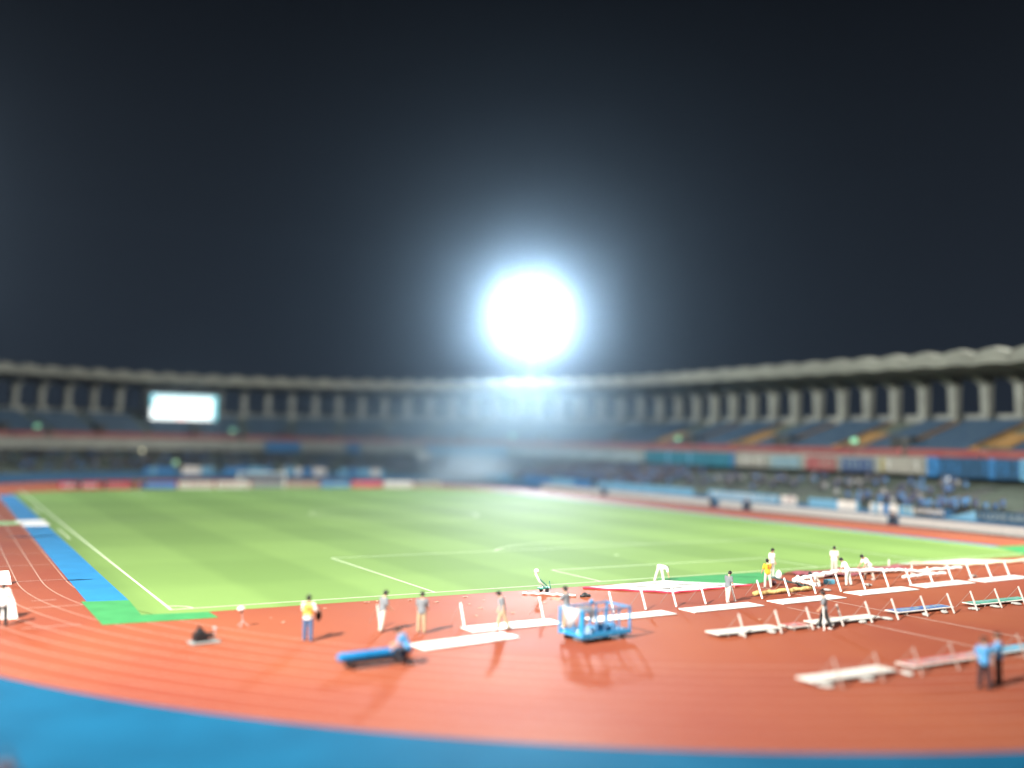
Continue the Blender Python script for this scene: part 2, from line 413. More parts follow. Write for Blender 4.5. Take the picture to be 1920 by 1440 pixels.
# ------------------------------------------------------------------ writing
def text(txt, size, m, parent, loc, rot=(PI/2, 0, 0), name='lettering', ext=.01, sx_=1):
    c = bpy.data.curves.new('t', 'FONT'); c.body = txt; c.size = size; c.extrude = ext; c.align_x = 'CENTER'; c.align_y = 'CENTER'; c.offset = size*.012
    tmp = bpy.data.objects.new('t', c); COL.objects.link(tmp); dg = bpy.context.evaluated_depsgraph_get(); dg.update()
    me = bpy.data.meshes.new_from_object(tmp.evaluated_get(dg)); bpy.data.objects.remove(tmp)
    me.materials.clear(); me.materials.append(m); o = bpy.data.objects.new(name, me); COL.objects.link(o); o.parent = parent
    o.location = loc; o.rotation_euler = rot; o.scale = (sx_, 1, 1); return o

# ------------------------------------------------------------------ banners hung on the balcony
def cm(n, c): return mat(n, c, .75, .12, 1.0)
def cb(n, c): return mat(n, tuple(v*.6 for v in c), .75, .14, 1.0)
cols = dict(blue=cb('cloth_blue', (.06, .30, .70)), sky=cm('cloth_sky', (.14, .36, .55)), teal=cb('cloth_teal', (.04, .28, .40)), cream=cb('cloth_cream', (.55, .53, .46)),
    ice=cb('cloth_ice', (.40, .56, .60)), red=cb('cloth_red', (.55, .16, .16)), navy=cb('cloth_navy', (.10, .16, .34)), white=cm('cloth_white', (.66, .68, .66)), black=cb('cloth_black', (.02, .05, .08)),
    grey=cb('cloth_grey', (.38, .42, .42)), yel=cb('cloth_yellow', (.6, .5, .12)), dkb=cb('cloth_dkblue', (.03, .12, .25)))
def hung(name, u0, u1, r, z0, z1, col, label, cat='banner', group=None, marks=None, mcol=None, stripes=None, seed=0):
    rnd = random.Random(seed+int(u0*10))
    um = (u0+u1)/2; p, d = PT(r, um); root = empty(name, (p.x, p.y, z0), 0, label, cat, group)
    inv = Matrix.Translation((-p.x, -p.y, -z0))
    n = max(2, int((u1-u0)/.7)); b = MB(); vs = []; fs = []
    for i in range(n+1):
        u = u0+(u1-u0)*i/n; wv = .05*math.sin(i*1.7+rnd.random())
        for (rr, z_) in ((r+wv, z0+.03*math.sin(i*.9)), (r+wv*.2, z1-.04*abs(math.sin(i*.6))), (r+.04+wv*.2, z1-.04*abs(math.sin(i*.6))), (r+.04+wv, z0+.03*math.sin(i*.9))):
            q, _ = PT(rr, u); vs.append((q.x, q.y, z_))
    for i in range(n):
        for k in range(4):
            a = i*4+k; c = i*4+(k+1) % 4; fs.append((a, c, c+4, a+4))
    fs += [(0, 1, 2, 3), tuple(range(n*4, n*4+4))]
    b.add(vs, fs); o = b.build('cloth', cols[col], root); o.matrix_parent_inverse = inv
    if marks:
        b = MB(); u = u0+.5; h = z1-z0
        while u < u1-.8:
            wd = rnd.uniform(.35, .7); a0 = z0+h*.25; a1 = z0+h*.78
            if rnd.random() < .85:
                sweep(b, [(r-.09, a0), (r-.07, a0), (r-.07, a1), (r-.09, a1)], u, u+wd*.35)
                if rnd.random() < .7: sweep(b, [(r-.09, a1-.14), (r-.07, a1-.14), (r-.07, a1), (r-.09, a1)], u+wd*.36, u+wd)
                if rnd.random() < .6: sweep(b, [(r-.09, a0), (r-.07, a0), (r-.07, a0+.14), (r-.09, a0+.14)], u+wd*.36, u+wd)
            u += wd+.3
        if b.v: o = b.build('lettering', cols[mcol], root); o.matrix_parent_inverse = inv
    if stripes:
        for ccol, a, c in stripes:
            b = MB(); sweep(b, [(r-.09, z0+.02), (r-.06, z0+.02), (r-.06, z1-.02), (r-.09, z1-.02)], u0+(u1-u0)*a, u0+(u1-u0)*c); o = b.build('stripe', cols[ccol], root); o.matrix_parent_inverse = inv
    return root
BG = 'banners hung along the balcony'
hung('banner', 199, 207.4, 62.95, 5.0, 7.2, 'blue', 'plain blue balcony banner, wider of the two right of the scoreboard', group=BG)
hung('banner', 184.5, 187.8, 62.95, 5.0, 7.2, 'blue', 'small bright blue balcony banner left of the red-marked white flag', group=BG)
hung('banner', 146.3, 168, 62.95, 4.8, 7.2, 'sky', 'very long light blue balcony banner below the floodlight', group=BG, stripes=[('blue', .93, .98)])
hung('banner', 106, 146, 62.95, 4.9, 6.9, 'ice', 'longest pale balcony banner crowded with white letters, right of the light blue one', group=BG, marks=1, mcol='white')
hung('banner', 82.2, 104.6, 62.95, 5.0, 7.2, 'teal', 'dark teal balcony banner with paler border lines', group=BG, stripes=[('blue', .0, .03), ('sky', .45, .47), ('sky', .7, .72)])
hung('banner', 75.5, 81.4, 62.95, 5.2, 7.0, 'cream', 'cream sponsor banner beside the dark teal one', group=BG, marks=1, mcol='white')
hung('banner', 68.7, 74.5, 62.95, 5.2, 7.0, 'ice', 'short icy blue sponsor banner between the cream and the red ones', group=BG, marks=1, mcol='sky')
hung('banner', 62.1, 67.6, 62.95, 5.2, 7.0, 'red', 'faded red sponsor banner on the balcony', group=BG, marks=1, mcol='cream')
hung('banner', 55.8, 61.2, 62.95, 5.2, 7.0, 'navy', 'navy sponsor banner with pale letters on the balcony', group=BG, marks=1, mcol='ice')
hung('banner', 48.4, 54.7, 62.95, 5.3, 7.1, 'cream', 'cream banner with white letters and yellow corner, beside the navy one', group=BG, marks=1, mcol='white', stripes=[('yel', .9, .97)])
hung('banner', 34, 47.6, 62.95, 5.0, 7.4, 'dkb', 'tall dark blue balcony banner with bright blue ends, at the right', group=BG, marks=1, mcol='blue', stripes=[('blue', .88, 1.0), ('blue', .33, .38), ('sky', .0, .1)])
hung('banner', 20, 33.5, 62.95, 5.0, 7.4, 'blue', 'blue banner at the right end of the balcony, partly cut by the frame', group=BG)
# hanging flag with red mark
fl = hung('hanging_flag', 165.2, 169.4, 60.5, 1.8, 5.6, 'white', 'big white hanging flag with a red mark below the balcony', 'flag')
p, d = PT(60.42, 167.2); b = MB(); Tm = face_at(60.38, 167.3, 3.2); b.ball((0, 0, 0), (.75, .03, .75), None); b.v = [tuple(Tm @ Vector(v)) for v in b.v]
o = b.build('red_mark', cols['red'], fl, smooth=True); o.matrix_parent_inverse = fl.matrix_world.inverted() if False else Matrix.Translation((-fl.location.x, -fl.location.y, -fl.location.z))
# banners along the pitch wall
WG = 'banners along the pitch wall'
def wallbanner(u0, u1, col, label, **k): return hung('banner', u0, u1, 47.05, 1.15, 2.25, col, label, group=WG, **k)
wallbanner(57, 70, 'sky', 'light blue wall banner left of the white and blue crowd banners', marks=1, mcol='white')
wallbanner(44.5, 52, 'sky', 'light blue and white wall banner behind the middle of the white boards', stripes=[('white', .05, .4)])
wallbanner(54, 56.5, 'white', 'small white wall banner among standing fans', marks=1, mcol='red')
wallbanner(39.3, 43.0, 'white', 'white wall banner with blue blocks among standing fans', stripes=[('blue', .3, .5), ('sky', .7, .85)])
wallbanner(36.6, 39.0, 'sky', 'short sky blue wall banner right of the white one with blocks', marks=1, mcol='yel')
wallbanner(32.4, 36.2, 'dkb', 'dark blue wall banner left of the black lettered one', marks=1, mcol='blue')
wallbanner(73, 96, 'sky', 'long sky blue wall banner beside the dark stewards')
wallbanner(98, 122, 'blue', 'long mid blue wall banner toward the far corner', stripes=[('sky', .2, .5)])
for a_, b_, c_, lb_, st_ in ((128, 138, 'sky', 'sky blue wall banner at the far corner beside the added glow', None), (172, 186, 'sky', 'pale blue wall banner right of the far goal', [('white', .1, .3), ('blue', .6, .8)]), (190, 203, 'white', 'white and blue wall banner behind the far goal', [('blue', .3, .55), ('sky', .7, .95)]),
    (206, 220, 'blue', 'bright blue wall banner just left of the far goal', [('sky', .1, .5)]), (223, 232, 'white', 'white and sky wall banner below the green lamp', [('sky', 0, .4)]), (234, 243, 'blue', 'deep blue wall banner farthest left behind the pitch', [('sky', .6, .8)])):
    hung('banner', a_, b_, 47.05, .9, 2.3, c_, lb_, group=WG, stripes=st_)
def letterbanner(y0, y1, txt, base, let, label, size, z0=1.2, z1=2.3):
    root = empty('banner', (CX+47.0, (y0+y1)/2, z0), -PI/2, label, 'banner', WG); L = (y1-y0)/2; h = z1-z0
    b = MB(); n = 16; vs = []; fs = []
    for i in range(n+1):
        x = -L+2*L*i/n; wv = .03*math.sin(i*1.3)
        vs += [(x, wv, 0), (x, wv*.3, h), (x, wv*.3+.03, h), (x, wv+.03, 0)]
    for i in range(n):
        for k in range(4): a = i*4+k; c = i*4+(k+1) % 4; fs.append((a, c, c+4, a+4))
    fs += [(0, 1, 2, 3), tuple(range(n*4, n*4+4))]
    b.add(vs, fs); b.build('cloth', cols[base], root)
    text(txt, size, cols[let], root, (0, -.06, h*.5), sx_=1.0); return root
# the wall at x = CX+47 ; local x runs toward -y
letterbanner(17.7, 21.2, 'KAWASAKI', 'black', 'white', 'black wall banner with white letters KAWASAKI above the white boards', .78)
o = letterbanner(5.2, 13.6, 'I LOVE KAWASAKI', 'dkb', 'ice', 'dark blue wall banner with pale letters, cut by the right frame edge', .95)
b = MB(); b.add([(80.45, 17.5, 1.25), (80.45, 13.9, 1.2), (80.45, 13.9, 2.2), (80.48, 17.5, 1.25), (80.48, 13.9, 1.2), (80.48, 13.9, 2.2)], [(0, 1, 2), (3, 5, 4), (0, 3, 4, 1), (1, 4, 5, 2), (2, 5, 3, 0)])
tag(b.build('banner', cols['sky']), 'plain light blue triangular wall banner between the two lettered ones', 'banner', WG)

# ------------------------------------------------------------------ white boards along the right straight
def bd(): 
    root = empty('perimeter_board', (0, 0, 0), -PI/2, 'white hoarding panel in the long row along the right-hand wall', 'board', 'white boards along the right wall')
    b = MB(); b.box(-.735, .735, -.03, .03, .12, 1.02); b.build('panel', mat('hoarding_white', (.5, .52, .5), .6, .08), root, bevel=.01)
    b = MB(); b.box(-.73, .73, -.02, .02, .005, .119); b.box(-.6, -.54, .031, .5, .005, .06); b.box(.54, .6, .031, .5, .005, .06); b.build('base_rail', DARK, root)
    return root
src = None; y = 4.0
while y < 96:
    if not (22.3 < y < 24.2 or 44.6 < y < 46.6 or 51.6 < y < 53.5 or 76.6 < y < 78.5):
        if src is None: src = bd(); o = src
        else: o = copy_tree(src)
        o.location = (80.05+random.uniform(-.02, .02), y, .004); o.rotation_euler.z = -PI/2+random.uniform(-.008, .008)
    y += 1.5

# ------------------------------------------------------------------ coloured boards behind the far goal
fb = [('red', 'crimson board with pale marks, leftmost behind the far goal', 'white'), ('red', 'crimson and pink board second from the left behind the far goal', 'cream'), ('navy', 'royal blue board left of the far goal', 'sky'),
      ('white', 'white board with red block just left of the far goal', 'red'), ('white', 'white board with red letters behind the far goal net', 'red'), ('grey', 'white and blue striped board behind the right half of the far goal', 'navy'),
      ('cream', 'cream and orange board right of the far goal', 'red'), ('blue', 'blue board between the cream and the pink ones', 'ice'), ('red', 'pink-red board with cream letters right of the blue one', 'cream'), ('white', 'plain white board near the far corner', 'grey'), ('cream', 'cream board nearest the far corner', 'grey')]
for i, (c, lab, mc) in enumerate(fb):
    x0 = 5.0+i*5.6; root = empty('advertising_board', (x0+2.6, 107.0, .01), 0, lab, 'board', 'coloured boards behind the far goal')
    b = MB(); b.box(-2.55, 2.55, -.04, .04, .05, 1.05); b.build('panel', cm('vivid_red', (.55, .035, .09)) if c == 'red' else cols[c] if c != 'navy' else cm('royal', (.05, .14, .5)), root, bevel=.01)
    b = MB(); rnd = random.Random(i)
    x = -2.2
    while x < 2.1:
        wd = rnd.uniform(.2, .6); b.box(x, x+wd, -.06, -.042, .3+rnd.uniform(0, .1), .75+rnd.uniform(-.15, .1)); x += wd+rnd.uniform(.1, .25)
    b.build('lettering', cols[mc], root)
    b = MB(); b.box(-2.3, -2.2, .05, .5, .0, .06); b.box(2.2, 2.3, .05, .5, 0, .06); b.build('foot', DARK, root)
# ------------------------------------------------------------------ far goal
gl = empty('football_goal', (34, 105.1, 0), 0, 'white football goal with net at the far end of the pitch', 'goal')
b = MB(); b.tube([(-3.66, 0, 0), (-3.66, 0, 2.5)], .08); b.build('post', WHITE, gl); b = MB(); b.tube([(3.66, 0, 0), (3.66, 0, 2.5)], .08); b.build('post', WHITE, gl)
b = MB(); b.tube([(-3.73, 0, 2.5), (3.73, 0, 2.5)], .08); b.build('crossbar', WHITE, gl)
b = MB()
for i in range(19):
    x = -3.6+7.2*i/18; b.tube([(x, 0, 2.46), (x, .9, 2.4), (x, 1.9, .03)], .014, 4)
for (yy, zz) in ((.5, 2.44), (1.1, 1.9), (1.4, 1.25), (1.7, .6), (1.88, .05)): b.tube([(-3.6, yy, zz), (3.6, yy, zz)], .014, 4)
b.build('net', cols['white'], gl)
# ------------------------------------------------------------------ little lamps of the stand
def signlamp(r, u, z, col, label, cat, sz=(.55, .3)):
    root = empty('exit_lamp' if cat != 'lamp' else 'wall_lamp', (0, 0, 0), 0, label, cat); root.matrix_world = face_at(r, u, z)
    b = MB(); b.box(-sz[0]-.05, sz[0]+.05, .02, .2, -sz[1]-.05, sz[1]+.05); b.build('casing', DARK, root)
    b = MB(); b.box(-sz[0], sz[0], -.02, .018, -sz[1], sz[1]); b.build('lit_face', mat('lit_'+cat+str(col), col, .4, 0, emit=(.18 if cat != 'lamp' else .5)), root)
for u, lab in ((258.4, 'green lit exit lamp on the upper tier, leftmost'), (215, 'green lit exit lamp on the upper tier just right of the scoreboard'), (146, 'green lit exit lamp on the upper tier below the floodlight'), (97.5, 'green lit exit lamp above the dark teal banner'), (60.3, 'green lit exit lamp on the upper tier nearest the right edge')):
    signlamp(64.5, u, 9.3, (.35, .9, .55), lab, 'exit lamp')
signlamp(52, 231.7, 2.9, (.5, .95, .55), 'green lit lamp low in the far terrace, left of the goal', 'exit lamp', (.4, .35))
signlamp(62.9, 235.8, 4.9, (.9, .88, .6), 'pale yellow lamp under the balcony below the scoreboard', 'lamp', (.35, .3))
signlamp(62.9, 44.8, 4.7, (.9, .92, .9), 'white lamp under the balcony at the right', 'lamp', (.35, .25))

# ------------------------------------------------------------------ people
SKIN = mat('skin', (.52, .32, .22), .6, .05, 8); HAIR = mat('black_hair', (.012, .009, .008), .5, .2, 30)
HAIRB = mat('brown_hair', (.05, .025, .015), .5, .2, 30)
def remesh(b, name, m, parent, vox, smooth=2):
    me = b.mesh('t'); tmp = bpy.data.objects.new('t', me); COL.objects.link(tmp)
    r = tmp.modifiers.new('r', 'REMESH'); r.mode = 'VOXEL'; r.voxel_size = vox; r.use_smooth_shade = True
    if smooth: s = tmp.modifiers.new('s', 'SMOOTH'); s.iterations = smooth; s.factor = .5
    dg = bpy.context.evaluated_depsgraph_get(); dg.update()
    out = bpy.data.meshes.new_from_object(tmp.evaluated_get(dg)); bpy.data.objects.remove(tmp)
    out.materials.clear(); out.materials.append(m); out.name = name
    o = bpy.data.objects.new(name, out); COL.objects.link(o); o.parent = parent
    return o
def RX(a): return Matrix.Rotation(a, 3, 'X')
def RY(a): return Matrix.Rotation(a, 3, 'Y')
def RZ(a): return Matrix.Rotation(a, 3, 'Z')
class Pose: pass
def solve(lean=0, side=0, twist=0, head=0, headturn=0, la=(.1, .12, .25), ra=(.1, .12, .25), ll=(0, .05, 0), rl=(0, .05, 0), H=1.72):
    k = H/1.72; P = Pose(); P.k = k
    T = RX(-lean) @ RY(side) @ RZ(twist); P.T = T                # torso frame
    pel = Vector((0, 0, 0)); P.pel = pel
    P.waist = pel+T @ Vector((0, 0, .16*k)); P.chest = pel+T @ Vector((0, .01*k, .36*k)); P.neck = pel+T @ Vector((0, 0, .52*k))
    Hd = RX(-(lean*.75+head)) @ RZ(headturn); P.Hd = Hd; P.head = P.neck+T @ Vector((0, .01*k, .05*k))+Hd @ Vector((0, .02*k, .12*k))
    P.arm = []; P.leg = []
    for sg, (a, ab, be) in ((-1, la), (1, ra)):
        sh = pel+T @ Vector((sg*.185*k, 0, .455*k))
        base = RX(-lean*.15) @ RZ(twist)
        u1 = base @ RY(-sg*ab) @ RX(a) @ Vector((0, 0, -1)); u2 = base @ RY(-sg*ab*.4) @ RX(a+be) @ Vector((0, 0, -1))
        el = sh+u1*.285*k; wr = el+u2*.25*k; P.arm.append((sh, el, wr, u2, sg))
    for sg, (a, ab, be) in ((-1, ll), (1, rl)):
        hp = pel+Vector((sg*.09*k, 0, -.02*k))
        u1 = RY(-sg*ab) @ RX(a) @ Vector((0, 0, -1)); u2 = RY(-sg*ab*.6) @ RX(a-be) @ Vector((0, 0, -1))
        kn = hp+u1*.43*k; an = kn+u2*.42*k; P.leg.append((hp, kn, an, u2, sg))
    lo = min(l[2].z for l in P.leg)-.085*k
    P.dz = -lo
    return P
def torso(b, P, g=0.0, z0=-.1, z1=.5):
    k = P.k; prof = [(-.12, .13, .10), (-.04, .165, .118), (.05, .155, .112), (.15, .138, .10), (.26, .158, .112), (.36, .178, .12), (.44, .175, .105), (.49, .12, .08), (.53, .06, .06)]
    rings = [(z, a, c) for z, a, c in prof if z0 <= z <= z1]; n = 16; vs = []
    for z, a, c in rings:
        for i in range(n):
            t = 2*PI*i/n; vs.append(P.T @ Vector(((a+g)*math.cos(t)*k, (c+g)*math.sin(t)*k, z*k)))
    fs = []
    for j in range(len(rings)-1):
        for i in range(n): a = j*n+i; c = j*n+(i+1) % n; fs.append((a, c, c+n, a+n))
    fs += [tuple(range(n))[::-1], tuple(range(len(vs)-n, len(vs)))]
    b.add(vs, fs)
def cap(b, p, q, r0, r1, n=10):
    b.tube([p, p.lerp(q, .5), q], [r0, (r0+r1)/2, r1], n); b.ball(p, r0, None, n, 6); b.ball(q, r1, None, n, 6)
def person(label, x, y, face, shirt, trousers, pose={}, group=None, shoes=None, hair=None, z=.004, vox=1.0, vest=None, sleeve=.75, belt=None, cat='person', H=1.72, untuck=0.0, mark=None):
    """face: heading in degrees, 0 = +y (away), 90 = -x, -90 = +x, 180 = toward the camera"""
    P = solve(H=H, **pose); k = P.k
    root = empty('person', (x, y, z), math.radians(face), label, cat, group)
    D = Vector((0, 0, P.dz))
    def done(o): o.location = D; return o
    b = MB(); torso(b, P); cap(b, P.neck-P.T @ Vector((0, 0, .03)), P.head-P.Hd @ Vector((0, .01, .06)), .055*k, .05*k)
    b.ball(P.head, (.08*k, .097*k, .118*k), P.Hd); b.ball(P.head+P.Hd @ Vector((0, .035, -.055))*k, (.048*k, .055*k, .055*k), P.Hd)
    b.ball(P.head+P.Hd @ Vector((0, .095, -.012))*k, (.014*k, .02*k, .024*k), P.Hd, 8, 6)
    b.ball(P.head+P.Hd @ Vector((0, .086, -.06))*k, (.026*k, .012*k, .009*k), P.Hd, 8, 6)
    for sg in (-1, 1): b.ball(P.head+P.Hd @ Vector((sg*.077, -.005, -.01))*k, (.014*k, .022*k, .032*k), P.Hd, 8, 6)
    for sh, el, wr, u2, sg in P.arm:
        cap(b, sh, el, .052*k, .042*k); cap(b, el, wr, .043*k, .028*k)
        x_ = u2.cross(Vector((0, 1, 0)));
        if x_.length < .2: x_ = u2.cross(Vector((0, 0, 1)))
        x_.normalize(); f_ = x_.cross(u2).normalized()
        if f_.y < 0: f_ = -f_
        # palm is flat against the thigh: broad axis = forward
        pm = wr+u2*.05*k
        cap(b, wr, pm+u2*.02*k, .026*k, .03*k); cap(b, pm+f_*.022*k, pm-f_*.022*k, .022*k, .022*k)
        for i, (off, ln) in enumerate(((.03, .075), (.011, .083), (-.009, .078), (-.028, .062))):
            a0 = pm+f_*off*k+u2*.02*k; a1 = a0+(u2*.55*ln+f_*off*.1)*k; inn = Vector((-sg, 0, 0))*.02
            a2 = a1+(u2*.42*ln)*k+inn*(1+i*.2); cap(b, a0, a1, .0098*k, .009*k, 6); cap(b, a1, a2, .009*k, .0075*k, 6)
        t0 = wr+u2*.025*k+f_*.02*k; t1 = t0+(f_*.035+u2*.028)*k; cap(b, t0, t1, .012*k, .010*k, 6); cap(b, t1, t1+(f_*.008+u2*.03)*k, .010*k, .008*k, 6)
    for hp, kn, an, u2, sg in P.leg: cap(b, hp, kn, .078*k, .052*k); cap(b, kn, an, .053*k, .036*k)
    done(remesh(b, 'body', SKIN, root, .0125*vox, 1))
    # shirt
    b = MB(); torso(b, P, .03, -.13-untuck if False else -.13, .495)
    if untuck:
        b.tube([P.pel+P.T @ Vector((0, 0, .1)), P.pel+Vector((0, 0, -untuck))], [.16*k, .178*k], 14)
    for sh, el, wr, u2, sg in P.arm:
        cap(b, sh, sh.lerp(el, sleeve), .078*k, .074*k)
        cap(b, P.chest, sh, .07*k, .066*k)
    done(remesh(b, 'shirt', shirt, root, .015*vox, 2))
    b = MB()
    for i, (hp, kn, an, u2, sg) in enumerate(P.leg):
        cap(b, hp, kn, .108*k, .088*k); cap(b, kn, an-u2*.02, .088*k, .074*k)
    b.ball(P.pel+Vector((0, 0, -.03)), (.19*k, .14*k, .14*k), P.T)
    done(remesh(b, 'trousers', trousers, root, .015*vox, 2))
    for hp, kn, an, u2, sg in P.leg:
        b = MB(); f = (RX((math.acos(max(-1, min(1, -u2.z))) if u2.y < 0 else -math.acos(max(-1, min(1, -u2.z))))*.0)) @ Vector((0, 1, 0))
        b.ball(an+Vector((0, .06, -.045))*k, (.047*k, .135*k, .04*k), None); b.ball(an+Vector((0, -.01, -.02))*k, (.042*k, .05*k, .05*k), None)
        done(remesh(b, 'shoe', shoes or WHITE, root, .014*vox, 1))
    b = MB(); b.ball(P.head+P.Hd @ Vector((0, -.02, .022))*k, (.105*k, .112*k, .118*k), P.Hd); b.ball(P.head+P.Hd @ Vector((0, .02, .07))*k, (.085*k, .09*k, .065*k), P.Hd)
    b.ball(P.head+P.Hd @ Vector((0, -.05, -.035))*k, (.088*k, .066*k, .07*k), P.Hd)
    done(remesh(b, 'hair', hair or HAIR, root, .015*vox, 1))
    for sg in (-1, 1):
        b = MB(); b.ball(P.head+P.Hd @ Vector((sg*.03, .086, .008))*k, (.011*k, .006*k, .006*k), P.Hd, 8, 6); done(b.build('eye', BLACK, root))
    if vest:
        b = MB(); torso(b, P, .052, -.02, .5); done(remesh(b, 'vest', vest, root, .015*vox, 2))
    if mark:
        tx, msz, mm = mark; o = text(tx, msz, mm, root, (0, 0, 0)); q = P.T @ Vector((0, -.135*k-(.045 if vest else .025), .33*k)); o.matrix_local = Matrix.Translation(q+D) @ P.T.to_4x4() @ Matrix.Rotation(PI/2, 4, 'X')
    if belt:
        b = MB(); b.tube([P.pel+P.T @ Vector((0, 0, .0)), P.pel+P.T @ Vector((0, 0, .05))], [.17*k, .165*k], 16); done(b.build('belt', belt, root))
    return root, P
GREYT = mat('grey_tshirt', (.17, .19, .21), .85, .06, 6); WT = mat('white_cotton', (.78, .78, .77), .8, .04, 6); WP = mat('white_trousers', (.55, .53, .47), .8, .06, 6)
KHAKI = mat('khaki_trousers', (.36, .28, .18), .8, .08, 6); JEAN = mat('jeans', (.055, .12, .24), .8, .15, 8); YEL = mat('yellow_shirt', (.72, .40, .03), .8, .08, 6); YELV = mat('yellow_bib', (.62, .38, .07), .7, .1, 6)
SKY = mat('uniform_blue', (.08, .30, .60), .75, .06, 6); NAVY = mat('uniform_navy', (.012, .014, .022), .7, .1, 6); BTR = mat('black_trousers', (.018, .02, .022), .8); DSH = mat('dark_shoes', (.02, .018, .018), .5)
RSH = mat('brown_shoes', (.2, .07, .05), .6)
STAND = dict(la=(.05, .14, .25), ra=(.1, .14, .3), ll=(.06, .05, .05), rl=(-.06, .05, .03))

r1, P1 = person('person in yellow bib, white shirt and jeans seen from behind with a black bag', 3.5, -9.6, -34, WT, JEAN, dict(la=(.35, .2, 1.9), ra=(.15, .42, 1.25), ll=(.05, .07, 0), rl=(-.05, .07, 0)), vest=YELV, mark=('2', .26, cm('number_red', (.5, .05, .03))), H=1.82, shoes=mat('blue_shoes', (.1, .16, .3), .6), belt=NAVY, untuck=.1)
person('person in grey shirt and white trousers looking down beside a thin support', 7.0, -9.0, -75, GREYT, WP, dict(lean=.14, head=.35, la=(.25, .1, .9), ra=(.1, .12, .8), ll=(.12, .05, .05), rl=(-.18, .05, .1)), H=1.74, shoes=RSH)
person('person in grey shirt and khaki trousers standing left of the stepping person, back turned', 8.4, -10.0, -34, GREYT, KHAKI, dict(lean=.05, head=.2, headturn=-.5, la=(.2, .1, .4), ra=(.25, .1, .6), ll=(.03, .06, 0), rl=(-.03, .06, 0)), H=1.72, shoes=RSH)
person('person in grey shirt and khaki trousers stepping over a white board, head bowed', 12.0, -10.7, 70, GREYT, KHAKI, dict(lean=.2, head=.4, la=(-.25, .1, .25), ra=(.05, .1, .3), ll=(-.25, .04, .2), rl=(.3, .04, .15)), H=1.7, shoes=DSH)
person('person in grey shirt standing behind the blue cage trolley', 14.9, -11.4, 35, GREYT, KHAKI, dict(lean=.08, la=(.7, .25, 1.0), ra=(.0, .3, .35), ll=(.08, .05, .05), rl=(-.1, .05, .05)), H=1.78)
person('person in all white bending deep at the edge of the big white cloth', 28.1, -1.5, -78, WT, WP, dict(lean=1.75, head=.2, la=(.25, .1, .25), ra=(.45, .1, .15), ll=(-.35, .12, 0), rl=(.22, .1, .05)), H=1.68, untuck=0)
person('person in pale grey shirt and light shorts looking down beside a slanted post', 26.6, -9.1, -80, GREYT, WP, dict(lean=.12, head=.6, la=(.2, .1, .5), ra=(.1, .12, .5), ll=(.15, .04, .1), rl=(-.15, .04, .15)), H=1.66)
person('person in bright yellow shirt and white trousers beside the green mat', 32.5, -6.0, -25, YEL, WP, dict(lean=.1, la=(.0, .3, .7), ra=(.5, .2, .9), ll=(.12, .08, .1), rl=(-.14, .1, .1)), H=1.66, shoes=DSH, mark=('2', .26, cm('number_red', (.5, .05, .03))))
person('person in white facing the camera behind the yellow-shirted one', 36.2, -2.6, 190, WT, WP, dict(head=.35, la=(.05, .14, .25), ra=(.05, .14, .25), ll=(.04, .05, .02), rl=(-.04, .05, .02)), H=1.8)
person('person in white crouching low over the rolled cloths with head down', 36.2, -6.7, 62, WT, WP, dict(lean=1.5, head=-.1, la=(.3, .1, .5), ra=(.5, .1, .6), ll=(1.45, .2, 2.1), rl=(.75, .2, 1.7)), H=1.7)
person('person in white standing upright on the grass side of the rolled cloths', 41.4, -3.0, -55, WT, WP, dict(head=.25, lean=.04, la=(.15, .1, .6), ra=(.2, .1, .8), ll=(.05, .05, 0), rl=(-.05, .05, 0)), H=1.78)
person('person in white stooping just in front of the upright white-clad worker', 37.9, -7.2, 25, WT, mat('pale_green_trousers', (.58, .66, .60), .8), dict(lean=.55, head=.3, la=(.35, .12, .4), ra=(.3, .12, .4), ll=(.15, .08, .2), rl=(-.1, .1, .15)), H=1.74, shoes=RSH)
person('person in white leaning left, rightmost of the workers at the rolled cloths', 41.3, -5.9, 70, WT, WP, dict(lean=.7, head=.3, la=(.35, .1, .3), ra=(.5, .1, .3), ll=(-.25, .08, .1), rl=(.3, .08, .2)), H=1.76)
person('person in grey shirt and black trousers walking with a white pole in hand', 25.6, -16.6, 45, GREYT, BTR, dict(lean=.05, head=.15, la=(.2, .12, .5), ra=(-.1, .15, .3), ll=(-.3, .12, .15), rl=(.3, .14, .1)), H=1.72)
person('person in light blue uniform shirt, left one of the dark-trousered pair at lower right', 22.1, -27.0, -32, SKY, NAVY, dict(head=.1, la=(.15, .25, .5), ra=(.1, .2, .6), ll=(.03, .07, 0), rl=(-.05, .1, .03)), H=1.76, shoes=DSH, hair=HAIRB)
person('person in light blue uniform shirt, right one of the dark-trousered pair at lower right', 23.2, -26.8, 25, SKY, NAVY, dict(head=.1, headturn=.5, la=(.1, .1, .5), ra=(.15, .1, .5), ll=(.03, .03, 0), rl=(-.03, .04, .02)), H=1.78, shoes=DSH, hair=HAIR)
person('person in light blue shirt squatting at the right end of the blue roll', 5.35, -15.35, 55, SKY, NAVY, dict(lean=.5, head=.3, la=(.4, .1, .5), ra=(.6, .15, .5), ll=(1.25, .15, 1.9), rl=(.35, .3, 1.3)), H=1.7, shoes=DSH)
person('person in white shirt and black trousers before the white panel at left edge', -7.2, -1.3, -5, WT, BTR, dict(lean=.08, head=.45, la=(.4, .3, .5), ra=(.2, .3, .8), ll=(.05, .09, .05), rl=(-.08, .08, .03)), H=1.74, shoes=DSH)
person('dark-haired person on the blue apron at the bottom left corner', -8.3, -25.6, -20, mat('brown_top', (.10, .05, .045), .8), BTR, STAND, H=1.6, hair=HAIRB)
